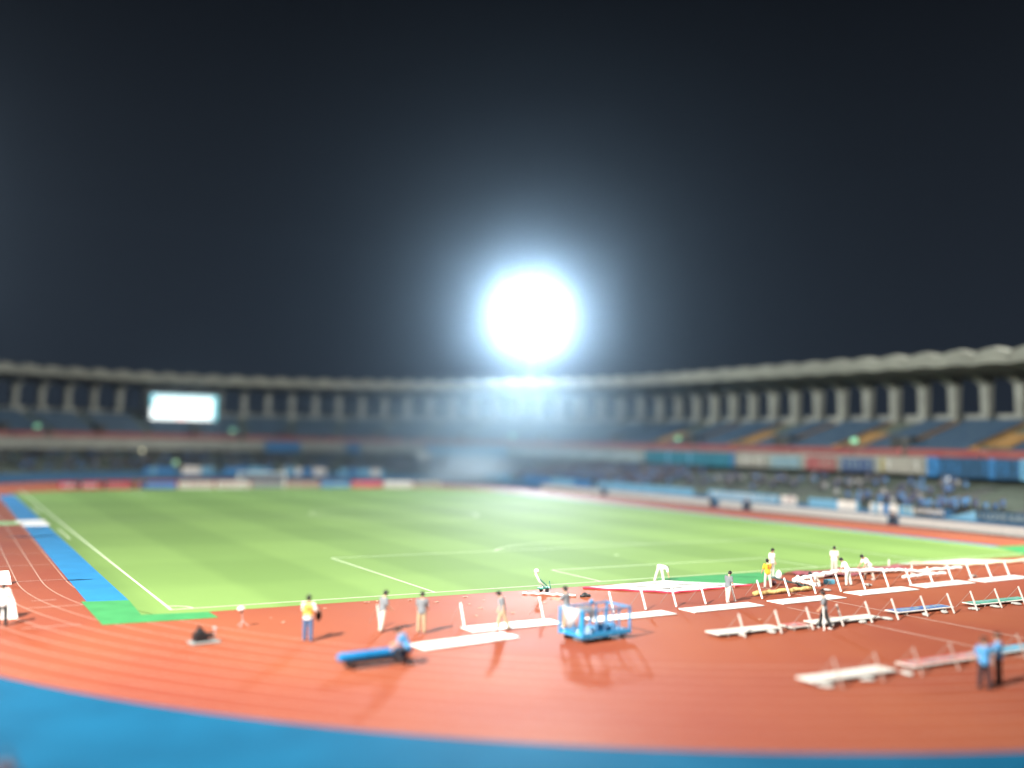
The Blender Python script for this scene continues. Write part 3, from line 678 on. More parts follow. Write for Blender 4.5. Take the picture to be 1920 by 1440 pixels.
# writing on shirts
# ------------------------------------------------------------------ things held
b = MB(); b.ball((0, 0, 0), (.13, .10, .24), None, 14, 10); hb = tag(b.build('shoulder_bag', BLACK, smooth=True), 'black oval bag held by the person in the yellow bib', 'bag'); hb.location = (4.02, -9.35, .98)
b = MB(); b.tube([(-.02, 0, .2), (0, 0, .34), (-.1, 0, .44)], .015, 6); b.build('strap', BLACK, hb)
b = MB(); b.tube([(25.2, -16.95, .02), (25.42, -16.7, 1.05)], .028, 8); tag(b.build('pole', WHITE), 'short white pole held by the person in grey shirt and black trousers', 'pole')

# ------------------------------------------------------------------ A-shaped supports and boards
def aframe(w=.12, m=None):
    root = empty('board_stand', (0, 0, 0), 0)
    b = MB(); b.beam((0, 0, .02), (0, .42, .98), w,   .05, (1, 0, 0)); b.build('post', m or WHITE, root, bevel=.008)
    b = MB(); b.tube([(0, .42, .94), (0, 1.28, .02)], .009, 6); b.build('strut', mat('thin_strut', (.3, .27, .25), .5), root)
    return root
AFS = {'r1': [aframe(.095), 1], 'r2': [aframe(.085, mat('worn_white', (.5, .47, .44), .7)), 1], 'r3': [aframe(.05, mat('faded_post', (.34, .26, .23), .7)), 1]}
def put_frame(x, y, label, group, rz=0):
    q = AFS['r3' if group and 'front' in group else 'r2' if group and 'middle' in group or not group else 'r1']; o = q[0] if q[1] else copy_tree(q[0]); q[1] = 0
    o.location = (x, y, .006); o.rotation_euler.z = rz+random.uniform(-.03, .03); tag(o, label, 'stand', group); return o
row1 = [10.8, 15.0, 19.1, 21.1, 23.1, 25.1, 27.2, 29.2, 31.3, 33.4, 35.5, 37.6, 39.7, 41.8, 43.9, 45.9, 47.9, 50.0, 52.0]
for i, x in enumerate(row1):
    put_frame(x, -9.35+i*.055, 'white slanted board support with thin strut, in the row behind the flat white boards', 'slanted supports of the back row', .02)
for i, x in enumerate((20.7, 22.9, 24.9, 26.9, 28.9, 30.8, 33.0, 35.1, 37.0, 39.1, 41.2)):
    put_frame(x, -16.65+i*.03, 'white slanted board support with thin strut, in the middle row', 'slanted supports of the middle row')
for x in (17.5, 19.6, 21.7, 23.8, 25.9, 28.0): put_frame(x, -24.8, 'white slanted board support with thin strut, in the nearest row', 'slanted supports of the front row')
put_frame(7.2, -8.3, 'thin white slanted support beside the pair in grey shirts', None)
# sand weights
WG2 = mat('sandbag_grey', (.42, .42, .40), .9, .1, 4)
sb0 = None
for x, y in ((20.9, -16.2), (22.6, -16.3), (26.5, -16.2), (28.5, -16.3), (30.4, -16.2), (33.2, -16.2), (34.8, -16.1), (37.2, -16.1), (39.0, -16.1), (41.0, -16.0), (17.2, -24.4), (19.3, -24.4), (21.4, -24.4), (35.0, -8.2), (39.1, -7.7), (49.3, -7.6)):
    if sb0 is None:
        b = MB(); b.ball((0, 0, .07), (.27, .17, .075)); b.ball((.2, .03, .07), (.12, .13, .06)); sb0 = b.build('sandbag', WG2, smooth=True); o = sb0
    else: o = sb0.copy(); COL.objects.link(o)
    o.location = (x, y, .006); o.rotation_euler.z = random.uniform(0, 3); tag(o, 'grey sandbag resting on the foot of a slanted board support', 'sandbag', 'sandbags on the board supports')
# boards
def flatboard(x0, x1, y, z, label, face='white', rz=0, w=1.1, edge=True, group='flat boards on the red track'):
    xm = (x0+x1)/2
    if z > .1: xm = xm*1.0263+.257; y = y*1.0263+1.285; z = .12          # low on the foot bars of the supports
    L = (x1-x0)/2; root = empty('advertising_board', (xm, y, z), rz, label, 'board', group)
    fz = z
    b = MB(); b.box(-L, L, -w/2, w/2, 0, .05); b.build('panel', WHITE if z < .05 else mat('offwhite_board', (.64, .62, .58), .6), root, bevel=.012)
    if z > .1:
        for q in (-.7, .7):
            b = MB(); b.box(q*L-.03, q*L+.03, -w/2, w/2, -.11, -.002); b.build('batten', MATS['thin_strut'], root)
    if face != 'white':
        b = MB(); b.box(-L+.12, L-.12, -w/2+.12, w/2-.04, .052, .058); b.build('printed_face', cols[face] if face in cols else MATS[face], root)
        b = MB(); rnd = random.Random(int(x0)); xx = -L+.4
        while xx < L-.5:
            wd = rnd.uniform(.12, .35); yy = rnd.uniform(-.12, .05); b.box(xx, xx+wd, yy, yy+rnd.uniform(.18, .3), .060, .064); xx += wd+rnd.uniform(.08, .2)
        b.build('lettering', cols['ice'], root)
    else:
        b = MB(); b.box(-L, L, -w/2-.018, -w/2-.002, .005, .04); b.build('edge_trim', mat('grey_trim', (.25, .25, .25), .5), root)
    return root
mat('print_blue', (.03, .09, .36), .5, .3, 2, c2=(.14, .26, .55)); mat('print_green', (.03, .30, .20), .5, .3, 2, c2=(.14, .48, .36)); mat('print_red', (.50, .05, .06), .5, .3, 2, c2=(.6, .22, .2)); mat('print_sky', (.1, .35, .55), .5, .2, 2)
G1 = 'flat white boards of the back row'
flatboard(7.0, 11.7, -12.3, .006, 'blank white board lying nearest to the person with the blue roll', rz=.13, w=1.25, group=G1)
flatboard(10.5, 15.2, -10.15, .006, 'blank white board under the foot of the stepping person', rz=.03, w=1.2, group=G1)
flatboard(16.8, 21.7, -10.35, .006, 'blank white board behind the blue cage trolley', rz=.03, w=1.15, group=G1)
flatboard(22.8, 27.6, -10.2, .006, 'blank white board in front of the person in light shorts', rz=.03, w=1.2, group=G1)
flatboard(28.9, 33.9, -10.1, .006, 'blank white board below the yellow roll, just behind the pole carrier', rz=.04, w=1.2, group=G1)
flatboard(35.4, 40.6, -9.6, .006, 'blank white board in front of the three stooping workers', rz=.04, w=1.25, group=G1)
flatboard(41.7, 46.6, -9.1, .006, 'blank white board below the white roll, second from the right edge', rz=.04, w=1.25, group=G1)
flatboard(47.5, 52.6, -9.0, .006, 'blank white board at the right edge of the back row', rz=.04, w=1.2, group=G1)
G2 = 'boards propped in the supports'  # narrower panels
flatboard(18.8, 22.6, -16.6, .33, 'white board propped left of the red-printed one', w=.88, group=G2)
flatboard(22.95, 24.2, -16.75, .33, 'short red-printed board between the two white propped boards', face='print_red', w=.88, group=G2)
flatboard(24.7, 29.1, -16.55, .33, 'white board propped right behind the pole carrier', w=.88, group=G2)
flatboard(30.8, 35.1, -16.05, .35, 'blue-printed board propped on slanted supports', face='print_blue', w=.88, group=G2)
flatboard(36.7, 41.6, -16.1, .35, 'green-printed board propped on slanted supports at the right', face='print_green', w=.88, group=G2)
flatboard(16.1, 20.4, -24.35, .33, 'white board propped in the nearest row', w=.88, group=G2)
flatboard(21.3, 25.8, -24.3, .33, 'red-printed board left of the two uniformed persons', face='print_red', w=.88, group=G2)
flatboard(26.3, 30.5, -24.2, .33, 'blue-printed board behind the right uniformed person', face='print_sky', w=.88, group=G2)

# ------------------------------------------------------------------ big cloths on the ground
def cloth(name, corners, m, label, cat, edge=None, marks=None, n=24, amp=.03, z=.035):
    A, B, C, D = [Vector((x, y, 0)) for x, y in corners]; root = empty(name, (A.x, A.y, 0), 0, label, cat)
    rnd = random.Random(3); vs = []; fs = []
    for i in range(n+1):
        for j in range(n+1):
            s, t = i/n, j/n; p = A.lerp(B, s).lerp(D.lerp(C, s), t)
            vs.append((p.x-A.x, p.y-A.y, z+amp*(math.sin(s*17+t*5)*math.sin(t*13+s*4)*.5+.5)+rnd.uniform(0, amp*.2)))
    for i in range(n):
        for j in range(n): a = i*(n+1)+j; fs.append((a, a+1, a+n+2, a+n+1))
    b = MB(); b.add(vs, fs); o = b.build('cloth', m, root, smooth=True)
    md = o.modifiers.new('s', 'SOLIDIFY'); md.thickness = .01
    if edge:
        b = MB()
        for P_, Q_ in edge[1]:
            P_ = Vector(P_)-A.to_2d(); Q_ = Vector(Q_)-A.to_2d(); pts = [(P_.lerp(Q_, k/14).x, P_.lerp(Q_, k/14).y, .05+.02*math.sin(k*1.3)) for k in range(15)]; b.tube(pts, .055, 8)
        b.build('hem', edge[0], root, smooth=True)
    if marks:
        for (x0, y0, x1, y1) in marks:
            b = MB(); b.beam((x0-A.x, y0-A.y, .085), (x1-A.x, y1-A.y, .085), .10, .02); b.build('slit', mat('dark_slit', (.04, .04, .04), .8), root)
    return root
cloth('ground_banner', [(22.2, -1.9), (28.4, -1.4), (32.4, -4.7), (26.0, -5.4)], WT, 'huge white cloth with red hem and dark slits spread beside the goal line', 'banner',
      edge=(cm('hem_red', (.6, .04, .09)), [((22.2, -1.95), (26.0, -5.45)), ((26.0, -5.45), (32.4, -4.75))]),
      marks=[(24.6, -3.0, 26.2, -3.0), (26.0, -2.3, 27.6, -2.3), (25.9, -4.2, 27.6, -4.2), (27.8, -3.3, 29.6, -3.4), (29.0, -4.5, 30.4, -4.5)])
cloth('ground_banner', [(49.8, -1.1), (57.5, -1.0), (62, -3.6), (53.8, -3.4)], cm('pale_cloth', (.62, .70, .66)), 'pale grey-green cloth spread at the grass edge on the right', 'banner')
cloth('ground_banner', [(38.2, -1.9), (49, -1.9), (47.5, -4.2), (38.5, -4.4)], cm('maroon_cloth', (.26, .07, .09)), 'dark red crumpled cloth behind the rolled white tubes', 'banner', amp=.18)
def roll(name, pts, rad, m, label, cat, n=12):
    b = MB(); P = [Vector(p) for p in pts]; Q = []; R_ = []
    for i in range(len(P)-1):
        for k in range(8): Q.append(P[i].lerp(P[i+1], k/8)+Vector((0, .02*math.sin(k+i*3), .03*math.sin(k*2.1+i)))); R_.append(rad*(1+.12*math.sin(k*1.9+i*2)))
    Q.append(P[-1]); R_.append(rad*.9); b.tube(Q, R_, n); return tag(b.build(name, m, smooth=True), label, cat)
WR = cm('white_sheeting', (.78, .80, .79))
roll('cloth_roll', [(34.0, -6.6, .45), (36.0, -6.4, .62), (38.4, -6.0, .68), (42.3, -6.1, .62)], .13, WR, 'long thick white rolled cloth held up by the stooping workers', 'roll')
roll('cloth_roll', [(34.1, -6.9, .5), (34.3, -8.3, .35)], .11, WR, 'short white rolled cloth branching toward the camera', 'roll')
roll('cloth_roll', [(42.3, -6.35, .6), (44.0, -6.0, .5), (46.6, -6.3, .3)], .10, WR, 'white rolled cloth trailing right from the workers', 'roll')
roll('cloth_roll', [(42.6, -7.4, .3), (44.9, -7.25, .33), (47.1, -7.1, .3)], .10, WR, 'white roll lying between the slanted supports', 'roll')
roll('straw_roll', [(29.4, -8.1, .16), (31.8, -7.95, .16), (34.2, -7.8, .16)], .12, mat('straw_yellow', (.55, .42, .16), .8, .5, 6), 'thin yellow straw-coloured roll lying behind the supports', 'roll')
roll('pole', [(34.9, -3.9, .25), (34.5, -6.5, .2), (34.2, -8.0, .15)], .06, mat('dark_green', (.02, .07, .07), .5), 'dark green pole lying beside the yellow-shirted person', 'pole')
roll('pole', [(50.3, -1.9, .2), (53.5, -4.0, .2)], .08, mat('cream_pole', (.75, .68, .5), .6), 'cream pole at the corner of the pale cloth', 'pole')
roll('pole', [(53.5, -4.1, .2), (61.5, -4.0, .22)], .09, mat('cream_pole', (.75, .68, .5), .6), 'long cream pole running right to the frame edge', 'pole')
roll('pole', [(46.5, -5.1, .15), (49, -5.0, .2), (51.8, -4.9, .2)], .09, WR, 'white pole lying behind the supports, right of the rolled cloths', 'pole')
for x, y, lab in ((46.4, -5.1, 'short white stake at the left end of the white pole'), (47.6, -2.3, 'thin white stake standing at the grass edge')):
    b = MB(); b.tube([(0, 0, 0), (0, 0, .55)], .05, 8); b.ball((0, 0, .56), .06); o = tag(b.build('stake', WHITE), lab, 'stake'); o.location = (x, y, .006)
for x, y, z_, lab in ((35.6, -3.8, .33, 'round white bundle on the upper end of the dark green pole'), (34.95, -6.0, .33, 'round white bundle hanging below the rolled cloths')):
    b = MB(); b.ball((0, 0, 0), (.2, .18, .28)); b.ball((.05, .05, .16), (.12, .12, .14)); o = tag(b.build('cloth_bundle', WR, smooth=True), lab, 'bundle'); o.location = (x, y, z_)
b = MB(); b.ball((0, 0, .16), (.26, .2, .17)); b.ball((.18, .05, .1), (.16, .16, .1)); o = tag(b.build('kit_bag', mat('wine_red', (.08, .01, .02), .6), smooth=True), 'dark wine-red bag on the track by the yellow-shirted person', 'bag'); o.location = (33.6, -5.3, .004)
b = MB(); b.box(-.3, .3, -.2, .2, 0, .28); o = tag(b.build('crate', mat('cyan_crate', (.08, .35, .5), .5, .3, 3), bevel=.03), 'small cyan crate behind the crouching worker', 'crate'); o.location = (37.4, -6.2, .006)

# ------------------------------------------------------------------ blue cage trolley
BC = mat('cart_blue', (.02, .25, .52), .45, .08, 4); BCD = mat('cart_blue_pale', (.06, .22, .45), .5, .08, 4)
ct = empty('cage_trolley', (14.65, -14.0, .004), .12, 'blue wheeled cage trolley with rails standing on the red track', 'trolley')
b = MB(); b.box(-1.35, 1.35, -.75, .75, .26, .38); b.box(-1.38, 1.38, -.79, -.752, .22, .42); b.box(-1.38, 1.38, .752, .79, .22, .42); b.build('deck', BC, ct, bevel=.015)
for x in (-1.33, 1.33):
    for y in (-.73, .73):
        b = MB(); b.box(x-.045, x+.045, y-.045, y+.045, .381, 1.38); b.build('corner_post', BC if x < 0 else BCD, ct, bevel=.01)
for x in (-.55, -.1, .35, .7):
    for y in (-.73, .73):
        b = MB(); b.box(x-.03, x+.03, y-.025, y+.025, .381, 1.3); b.build('rail_post', BCD, ct)
for y in (-.73, .73):
    b = MB(); b.box(-1.28, 1.28, y-.035, y+.035, 1.302, 1.37); b.build('top_rail', BCD, ct, bevel=.01)
for x in (-1.33, 1.33):
    b = MB(); b.box(x-.035, x+.035, -.68, .68, 1.29, 1.40 if x < 0 else 1.36); b.build('end_rail', BC, ct, bevel=.01)
for x in (-1.05, 1.05):
    for y in (-.6, .6):
        w_ = empty('wheel', (x, y, .13)); w_.parent = ct
        b = MB(); b.tube([(0, -.04, 0), (0, .04, 0)], .13, 18); b.build('tyre', BLACK, w_); b = MB(); b.tube([(0, -.05, 0), (0, .05, 0)], .06, 12); b.build('rim', mat('steel', (.4, .4, .42), .4), w_)
b = MB(); b.beam((-1.2, -.5, .4), (-1.25, -.62, 1.27), .34, .03, (1, 0, 0)); b.build('side_plate', BC, ct)
b = MB(); b.box(.38, .48, .66, .8, 1.372, 1.5); b.build('handle_bracket', BC, ct, bevel=.02)
b = MB(); vs = []
for i in range(9):
    t = i/8; y = -.62+1.24*t; wv = .05*math.sin(i*1.8); vs += [(-1.40+wv*.3, y, 1.42), (-1.36+wv, .1+(y-.1)*.22, .55)]
b.add(vs, [(2*i, 2*i+2, 2*i+3, 2*i+1) for i in range(8)]); o = b.build('sheet', cols['grey'] if False else mat('pale_sheet', (.34, .37, .4), .85), smooth=True); tag(o, 'pale sheet hanging over the near end of the blue cage trolley', 'sheet')
o.location = ct.location; o.rotation_euler = ct.rotation_euler; md = o.modifiers.new('s', 'SOLIDIFY'); md.thickness = .02
b = MB(); b.ball((0, 0, 0), (.3, .45, .12)); b.ball((.1, -.3, -.12), (.14, .16, .26)); o = tag(b.build('grey_jacket', mat('grey_cloth', (.13, .14, .16), .9), smooth=True), 'dark grey jacket slung over the rail of the blue cage trolley', 'jacket'); o.location = (13.85, -14.45, 1.36)
b = MB(); b.ball((0, 0, 0), (.5, .32, .13)); b.ball((.45, .1, 0), (.35, .3, .11)); o = tag(b.build('blue_tarpaulin', mat('tarp', (.06, .28, .55), .5, .3, 3), smooth=True), 'folded light blue tarpaulin on the deck of the cage trolley', 'tarpaulin'); o.location = (15.0, -14.0, .50)

# ------------------------------------------------------------------ blue roll on a low dolly
dl = empty('flat_dolly', (4.35, -14.75, .004), .10, 'low dark dolly carrying the blue roll', 'dolly')
b = MB(); b.box(-1.2, 1.2, -.3, .3, .2, .27); b.build('deck', DARK, dl)
for x in (-1, 1):
    for y in (-.22, .22): b = MB(); b.tube([(x, y-.03, .09), (x, y+.03, .09)], .09, 14); b.build('wheel', BLACK, dl)
b = MB(); b.tube([(-1.5, 0, .42), (-1.38, 0, .43), (1.38, 0, .43), (1.5, 0, .42)], [.11, .16, .16, .11], 16); o = tag(b.build('blue_roll', mat('roll_blue', (.008, .17, .42), .6, .1, 3, .2), smooth=True), 'long bright blue rolled mat lying on a low dolly', 'roll'); o.location = (4.35, -14.75, .006); o.rotation_euler.z = .10

# ------------------------------------------------------------------ hand trolley by the goal line
ht = empty('hand_trolley', (19.0, -2.3, .006), .2, 'small white and green hand trolley standing at the goal line', 'trolley')
GRN = mat('green_metal', (.03, .22, .16), .5)
b = MB(); b.tube([(-.1, 0, 1.25), (-.22, 0, 1.05), (.1, 0, .6), (.55, 0, .22)], .06, 8); b.build('handle', WHITE, ht, smooth=True)
b = MB(); b.box(.1, .75, -.2, .2, .2, .27); b.tube([(.1, 0, .75), (.7, 0, .3)], .035, 8); b.tube([(.75, -.2, .2), (.65, -.2, .62)], .025, 6); b.build('frame', GRN, ht)
for y in (-.24, .24): b = MB(); b.tube([(.45, y-.03, .12), (.45, y+.03, .12)], .12, 16); b.build('wheel', BLACK, ht)
b = MB(); b.ball((-.15, 0, 1.2), (.15, .13, .13)); b.build('hand_guard', WHITE, ht, smooth=True)
roll('pole', [(18.0, -2.3, .05), (19.0, -3.1, .06), (20.2, -4.2, .06)], .06, WR, 'white pole lying on the track beside the hand trolley', 'pole')
b = MB(); b.tube([(0, 0, .06), (.3, -.1, .1), (.6, -.05, .06)], .07, 8); b.ball((.3, 0, .12), (.18, .12, .12)); o = tag(b.build('rolled_flag', DARK, smooth=True), 'small dark rolled flag at the end of the white pole', 'flag'); o.location = (20.3, -4.5, .006)

# ------------------------------------------------------------------ microphone stand and camera gear
ms = empty('microphone_stand', (1.9, -5.6, .006), 0, 'low microphone stand with a furry white windshield', 'microphone')
b = MB()
for a in (0, 2.1, 4.2): b.tube([(0, 0, .3), (.28*math.cos(a), .28*math.sin(a), .01)], .012, 6)
b.build('tripod', mat('steel', (.4, .4, .42), .4), ms); b = MB(); b.tube([(0, 0, .3), (-.05, 0, .72)], .014, 6); b.build('pole', MATS['steel'], ms)
b = MB(); b.ball((-.08, 0, .8), (.17, .1, .1)); b.build('windshield', cols['white'], ms, smooth=True); b = MB(); b.tube([(-.07, 0, .62), (-.05, 0, .7)], .045, 8); b.build('clamp', BLACK, ms)
cg = empty('camera_case', (-.35, -8.2, .006), .15, 'black camera gear heaped on a pale tray on the track', 'camera')
b = MB(); b.box(-.55, .62, -.35, .35, 0, .08); b.build('tray', cols['grey'], cg, bevel=.03)
b = MB(); b.box(-.4, .15, -.22, .2, .082, .42); b.ball((-.15, 0, .46), (.2, .16, .12)); b.build('camera_body', BLACK, cg, bevel=.04)
b = MB(); b.tube([(-.12, 0, .5), (-.2, .02, .68)], .07, 10); b.build('viewfinder', BLACK, cg); b = MB(); b.tube([(.15, 0, .3), (.38, -.05, .28)], [.09, .11], 14); b.build('lens', BLACK, cg, smooth=True)
b = MB(); b.tube([(.5, .05, .08), (.48, .05, .5)], .02, 6); b.ball((.48, .05, .52), (.07, .07, .07)); b.build('light_arm', MATS['steel'], cg)

# ------------------------------------------------------------------ white panels at the left edge
def panel(x, y, w_, h, rz, label, tilt=.25, cut=.35):
    root = empty('display_panel', (x, y, .006), rz, label, 'panel'); b = MB(); t = .05; s = math.sin(tilt); c = math.cos(tilt)
    pts = [(-w_/2, 0), (w_/2, 0), (w_/2-cut*.35, h*.55), (w_/2-cut, h), (-w_/2, h)]; n = 5
    b.add([(x_, z_*s, z_*c) for x_, z_ in pts]+[(x_, z_*s+t, z_*c) for x_, z_ in pts], [tuple(range(n)), tuple(range(n, 2*n))]+[(i, (i+1) % n, n+(i+1) % n, n+i) for i in range(n)])
    b.build('board', WHITE, root); b = MB()
    for x_ in (-w_*.3, w_*.3): b.beam((x_, h*s*.8+.05, h*c*.8), (x_, h*.55+.25, .02), .04, .03)
    b.build('back_leg', MATS['steel'], root); return root
panel(-8.1, .35, 3.2, 1.35, .02, 'large white leaning panel behind the person at the left edge')
panel(-7.6, 11.3, 2.9, .8, 0, 'smaller white leaning panel farther up the track lanes', tilt=.5, cut=.15)
# paper scraps
sc0 = None
for x, y in ((9.8, -1.6), (11.5, -1.9), (12.5, -3.0), (14.6, -2.1), (13.7, -4.3), (13.7, -5.5), (15.0, -3.4), (16.5, -2.9), (3.6, -4.1), (3.8, -5.3), (6.7, -2.6), (12.5, -7.3), (14.5, -7.3), (17.5, -5.4), (24.5, -13.6), (9.2, -1.7)):
    if sc0 is None:
        b = MB(); vs = [(math.cos(2*PI*k/9)*(.14+.04*(k % 2)), math.sin(2*PI*k/9)*.1, .012+.018*(k % 3)) for k in range(9)]+[(0, 0, .03)]; b.add(vs, [(k, (k+1) % 9, 9) for k in range(9)]); sc0 = b.build('paper_scrap', mat('paper', (.5, .3, .22), .9)); o = sc0
    else: o = sc0.copy(); COL.objects.link(o)
    o.location = (x, y, .006); o.rotation_euler.z = random.uniform(0, 6); s_ = random.uniform(.5, 1.1); o.scale = (s_, s_, 1); tag(o, 'small pale paper scrap on the red track', 'paper scrap', 'paper scraps on the track')

# ------------------------------------------------------------------ people far off
def sim(label, x, y, face, sh, tr, pose=None, group=None, z=.004): return person(label, x, y, face, sh, tr, pose or STAND, group=group, vox=2.4, z=z)
NV = mat('dark_jacket', (.03, .035, .05), .8)
sim('steward in dark clothes standing in the gap between the white boards nearest the right', 79.6, 23.2, 90, NV, NAVY)
sim('steward in dark clothes standing in the second gap between the white boards', 79.7, 45.5, 90, NV, NAVY)
sim('steward in dark clothes standing in the third gap between the white boards', 79.8, 52.6, 90, NV, NAVY)
sim('steward in dark clothes standing farthest along the white boards, in the bright glare', 79.6, 77.5, 90, NV, NAVY)
for x, lab in ((7.8, 'person in dark clothes at the left end of the far boards'), (11.1, 'person in dark clothes second from the left before the far boards'), (15.3, 'person in olive clothes at the gap of the far boards'), (16.6, 'person in dark clothes just right of the olive one at the far boards')):
    sim(lab, x, 106.2, 170, mat('olive', (.12, .13, .06), .8) if 'olive' in lab else NV, NAVY, dict(lean=.1, ll=(.9, .1, 1.5), rl=(.8, .1, 1.5)) if x in (11.1,) else None)

# ------------------------------------------------------------------ spectators
def spectator_mesh(col, standing):
    kw = dict(ll=(.04, .06, 0), rl=(-.04, .06, 0), la=(.3, .2, 1.0), ra=(.1, .2, .9)) if standing else dict(ll=(1.45, .1, 1.45), rl=(1.4, .1, 1.4), la=(.4, .15, .9), ra=(.5, .15, .8), lean=.05)
    P = solve(**kw); tmp = empty('t', (0, 0, 0)); D = Vector((0, 0, P.dz)); obs = []
    b = MB(); b.ball(P.head, (.08, .095, .115), P.Hd, 8, 6); cap(b, P.neck, P.head, .05, .05, 6)
    for sh, el, wr, u2, sg in P.arm: cap(b, sh, el, .05, .045, 6); cap(b, el, wr+u2*.1, .042, .03, 6)
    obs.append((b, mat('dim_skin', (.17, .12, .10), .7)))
    b = MB(); torso(b, P, .03, -.13, .5)
    for sh, el, wr, u2, sg in P.arm: cap(b, sh, sh.lerp(el, .8), .072, .065, 6); cap(b, P.chest, sh, .07, .066, 6)
    obs.append((b, col)); b = MB()
    for hp, kn, an, u2, sg in P.leg: cap(b, hp, kn, .095, .075, 6); cap(b, kn, an, .072, .06, 6); b.ball(an+Vector((0, .06, -.04)), (.05, .13, .045), None, 8, 6)
    b.ball(P.pel, (.18, .13, .13), None, 8, 6)
    obs.append((b, NAVY)); b = MB(); b.ball(P.head+Vector((0, -.02, .03)), (.09, .098, .108), None, 8, 6); obs.append((b, HAIR))
    A = MB()
    for i, (q, m) in enumerate(obs): A.cur = i; A.add([Vector(v)+D for v in q.v], q.f)
    o = A.build('spectator', [m for _, m in obs], smooth=True); bpy.data.objects.remove(tmp); return o
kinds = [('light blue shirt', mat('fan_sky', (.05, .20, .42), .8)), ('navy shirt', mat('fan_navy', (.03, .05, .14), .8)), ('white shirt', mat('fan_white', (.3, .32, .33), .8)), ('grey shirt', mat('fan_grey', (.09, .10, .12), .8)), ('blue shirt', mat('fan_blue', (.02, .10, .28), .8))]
proto = {}
for st in (0, 1):
    for i, (nm, m) in enumerate(kinds): proto[(st, i)] = [spectator_mesh(m, st), False]
rs = random.Random(11)
def seat_fan(u, r, st, kd, low=True):
    pr_ = proto[(st, kd)]
    if not pr_[1]: o = pr_[0]; pr_[1] = True
    else: o = pr_[0].copy(); COL.objects.link(o)
    row = round((r-48.2)/.9); r = 48.2+row*.9+.45
    z_ = (tz(48.2+row*.9)+.125) if low else 0
    p, d = PT(r, u); o.location = (p.x, p.y, z_); o.rotation_euler.z = math.atan2(-d.y, -d.x)-PI/2+rs.uniform(-.25, .25); s_ = rs.uniform(.95, 1.08); o.scale = (s_, s_, s_)
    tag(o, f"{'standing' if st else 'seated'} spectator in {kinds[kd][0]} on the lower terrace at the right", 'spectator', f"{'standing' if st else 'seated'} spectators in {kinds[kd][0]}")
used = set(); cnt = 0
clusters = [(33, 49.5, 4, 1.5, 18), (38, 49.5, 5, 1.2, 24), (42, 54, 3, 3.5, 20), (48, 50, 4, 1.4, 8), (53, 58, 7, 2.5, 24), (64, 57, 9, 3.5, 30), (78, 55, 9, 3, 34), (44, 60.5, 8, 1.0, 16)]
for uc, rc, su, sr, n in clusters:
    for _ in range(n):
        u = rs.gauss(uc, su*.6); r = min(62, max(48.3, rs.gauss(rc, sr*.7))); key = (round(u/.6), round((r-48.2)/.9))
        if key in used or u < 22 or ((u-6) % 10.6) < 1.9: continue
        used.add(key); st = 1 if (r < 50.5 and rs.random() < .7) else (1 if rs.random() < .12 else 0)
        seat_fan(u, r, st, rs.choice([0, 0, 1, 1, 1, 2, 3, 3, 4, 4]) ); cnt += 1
for pr_ in proto.values():
    if not pr_[1]: bpy.data.objects.remove(pr_[0])
# the far crowd that reads as one mass
def mini(b, x, y, z, ang, cur, sc=1):
    T = Matrix.Translation((x, y, z)) @ Matrix.Rotation(ang, 4, 'Z')
    def bx(*a):
        b.cur = a[6]; b.box(*[v*sc for v in a[:6]], T)
    n0 = len(b.v)
    bx(-.2, .2, -.12, .14, .42, .98, cur); bx(-.09, .09, -.1, .1, 1.0, 1.14, 5); bx(-.1, .1, -.12, .09, 1.141, 1.27, 6)
    bx(-.18, -.02, -.1, .5, .35, .5, 7); bx(.02, .18, -.1, .5, .35, .5, 7); bx(-.17, -.03, .4, .52, 0, .35, 7); bx(.03, .17, .4, .52, 0, .35, 7)
    bx(-.28, -.2, -.05, .3, .55, .7, 5); bx(.2, .28, -.05, .3, .55, .7, 5)
b = MB()
def fill(u0, u1, dens, r0=48.3, r1=64.5, w=(3, 3, 1, 4, 2)):
    ch = sum([[i]*k for i, k in enumerate(w)], [])
    row = 0
    while 48.2+row*.9 < r1:
        r = 48.2+row*.9; u = u0
        while u < u1:
            if r >= r0 and rs.random() < dens and ((u-6) % 10.6) > 1.7:
                p, d = PT(r+.45, u); mini(b, p.x, p.y, tz(r)+.125, math.atan2(-d.y, -d.x)-PI/2+rs.uniform(-.3, .3), rs.choice(ch), rs.uniform(.95, 1.1))
            u += .62
        row += 1
fill(88, 112, .38); fill(112, 136, .62); fill(136, 150, .45); fill(150, 180, .22); fill(180, 262, .13); fill(262, UMAX-2, .08)
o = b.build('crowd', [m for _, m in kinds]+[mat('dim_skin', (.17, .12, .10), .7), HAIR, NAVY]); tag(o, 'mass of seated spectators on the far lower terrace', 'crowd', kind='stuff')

# ------------------------------------------------------------------ night haze
def box_obj(name, lo, hi, m):
    b = MB(); b.box(lo[0], hi[0], lo[1], hi[1], lo[2], hi[2]); return b.build(name, m)
hm = bpy.data.materials.new('haze'); hm.use_nodes = True; t = hm.node_tree; t.nodes.remove(t.nodes['Principled BSDF'])
pv = t.nodes.new('ShaderNodeVolumePrincipled'); pv.inputs['Color'].default_value = (.58, .78, 1, 1); pv.inputs['Density'].default_value = .00048; pv.inputs['Anisotropy'].default_value = .965
t.links.new(pv.outputs[0], [n for n in t.nodes if n.type == 'OUTPUT_MATERIAL'][0].inputs['Volume'])
hz = box_obj('haze', (-75, -75, -1.1), (150, 215, 62), hm); tag(hz, 'thin night haze filling the stadium air', 'haze', kind='stuff')

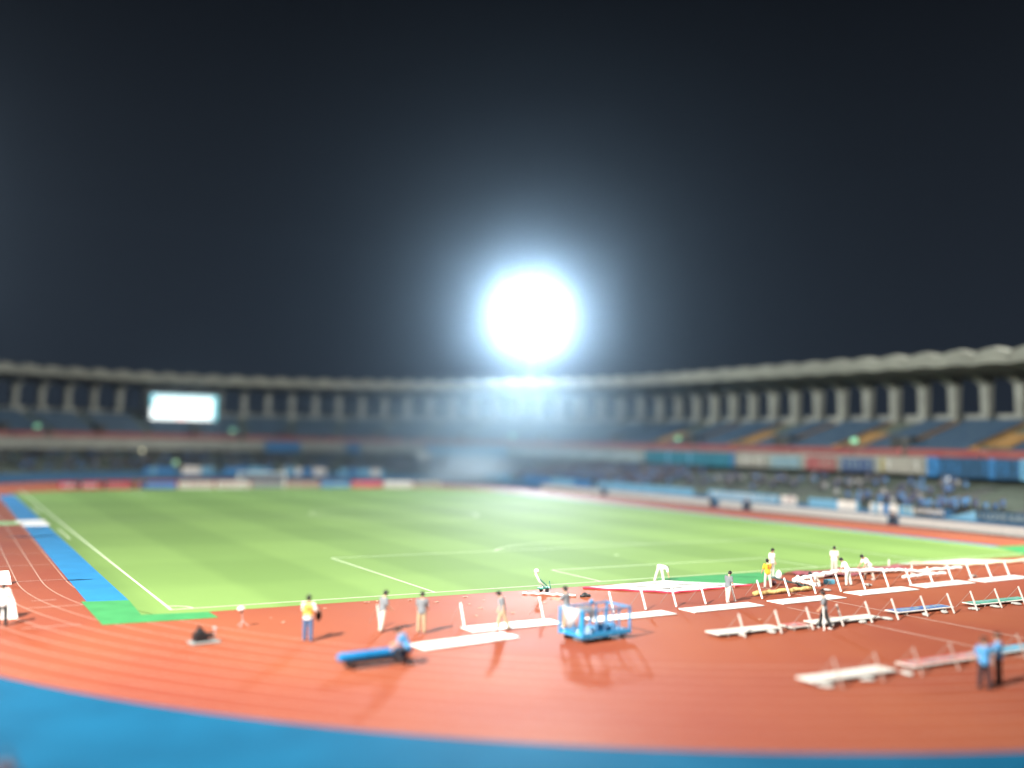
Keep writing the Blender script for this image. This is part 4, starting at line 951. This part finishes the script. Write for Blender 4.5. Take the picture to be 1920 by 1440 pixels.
sm = bpy.data.materials.new('glow'); sm.use_nodes = True; t = sm.node_tree; t.nodes.remove(t.nodes['Principled BSDF'])  # added volume that imitates the pale lens glow at the far corner
pv = t.nodes.new('ShaderNodeVolumePrincipled'); pv.inputs['Color'].default_value = (.82, .92, 1, 1); pv.inputs['Anisotropy'].default_value = .55
g = t.nodes.new('ShaderNodeTexCoord'); gr = t.nodes.new('ShaderNodeTexGradient'); gr.gradient_type = 'QUADRATIC_SPHERE'; nz = t.nodes.new('ShaderNodeTexNoise'); nz.inputs['Scale'].default_value = 1.6; nz.inputs['Detail'].default_value = 4
mu = t.nodes.new('ShaderNodeMath'); mu.operation = 'MULTIPLY'; m2 = t.nodes.new('ShaderNodeMath'); m2.operation = 'MULTIPLY'; m2.inputs[1].default_value = .7
t.links.new(g.outputs['Object'], gr.inputs[0]); t.links.new(g.outputs['Object'], nz.inputs['Vector']); t.links.new(gr.outputs['Fac'], mu.inputs[0]); t.links.new(nz.outputs['Fac'], mu.inputs[1]); t.links.new(mu.outputs[0], m2.inputs[0]); t.links.new(m2.outputs[0], pv.inputs['Density'])
t.links.new(pv.outputs[0], [n for n in t.nodes if n.type == 'OUTPUT_MATERIAL'][0].inputs['Volume'])
b = MB(); b.ball((0, 0, 0), (1, 1, 1), None, 24, 14); b.v = [(x, y, max(z, -.02)) for x, y, z in b.v]
o = b.build('glow', sm); o.location = (74.6, 112.5, .3); o.scale = (13, 8, 8); o.rotation_euler.z = -.6
tag(o, 'pale blue-white glow volume added over the track at the far corner', 'glow', kind='stuff')

# thin volume added to imitate lamp bloom before the far stand
sv = bpy.data.materials.new('thin_glow'); sv.use_nodes = True; t = sv.node_tree; t.nodes.remove(t.nodes['Principled BSDF'])
pv = t.nodes.new('ShaderNodeVolumePrincipled'); pv.inputs['Color'].default_value = (.66, .86, 1, 1); pv.inputs['Anisotropy'].default_value = .86
g = t.nodes.new('ShaderNodeTexCoord'); gr = t.nodes.new('ShaderNodeTexGradient'); gr.gradient_type = 'SPHERICAL'
m2 = t.nodes.new('ShaderNodeMath'); m2.operation = 'MULTIPLY'; m2.inputs[1].default_value = .036
t.links.new(g.outputs['Object'], gr.inputs[0]); t.links.new(gr.outputs['Fac'], m2.inputs[0]); t.links.new(m2.outputs[0], pv.inputs['Density'])
t.links.new(pv.outputs[0], [n for n in t.nodes if n.type == 'OUTPUT_MATERIAL'][0].inputs['Volume'])
b = MB(); b.ball((0, 0, 0), (1, 1, 1), None, 32, 18)
o = b.build('glow_veil', sv); o.location = (88, 120, 4); o.scale = (72, 34, 18); o.rotation_euler.z = -.6
tag(o, 'thin bluish glow veil added before the far stand under the floodlight', 'glow', kind='stuff')
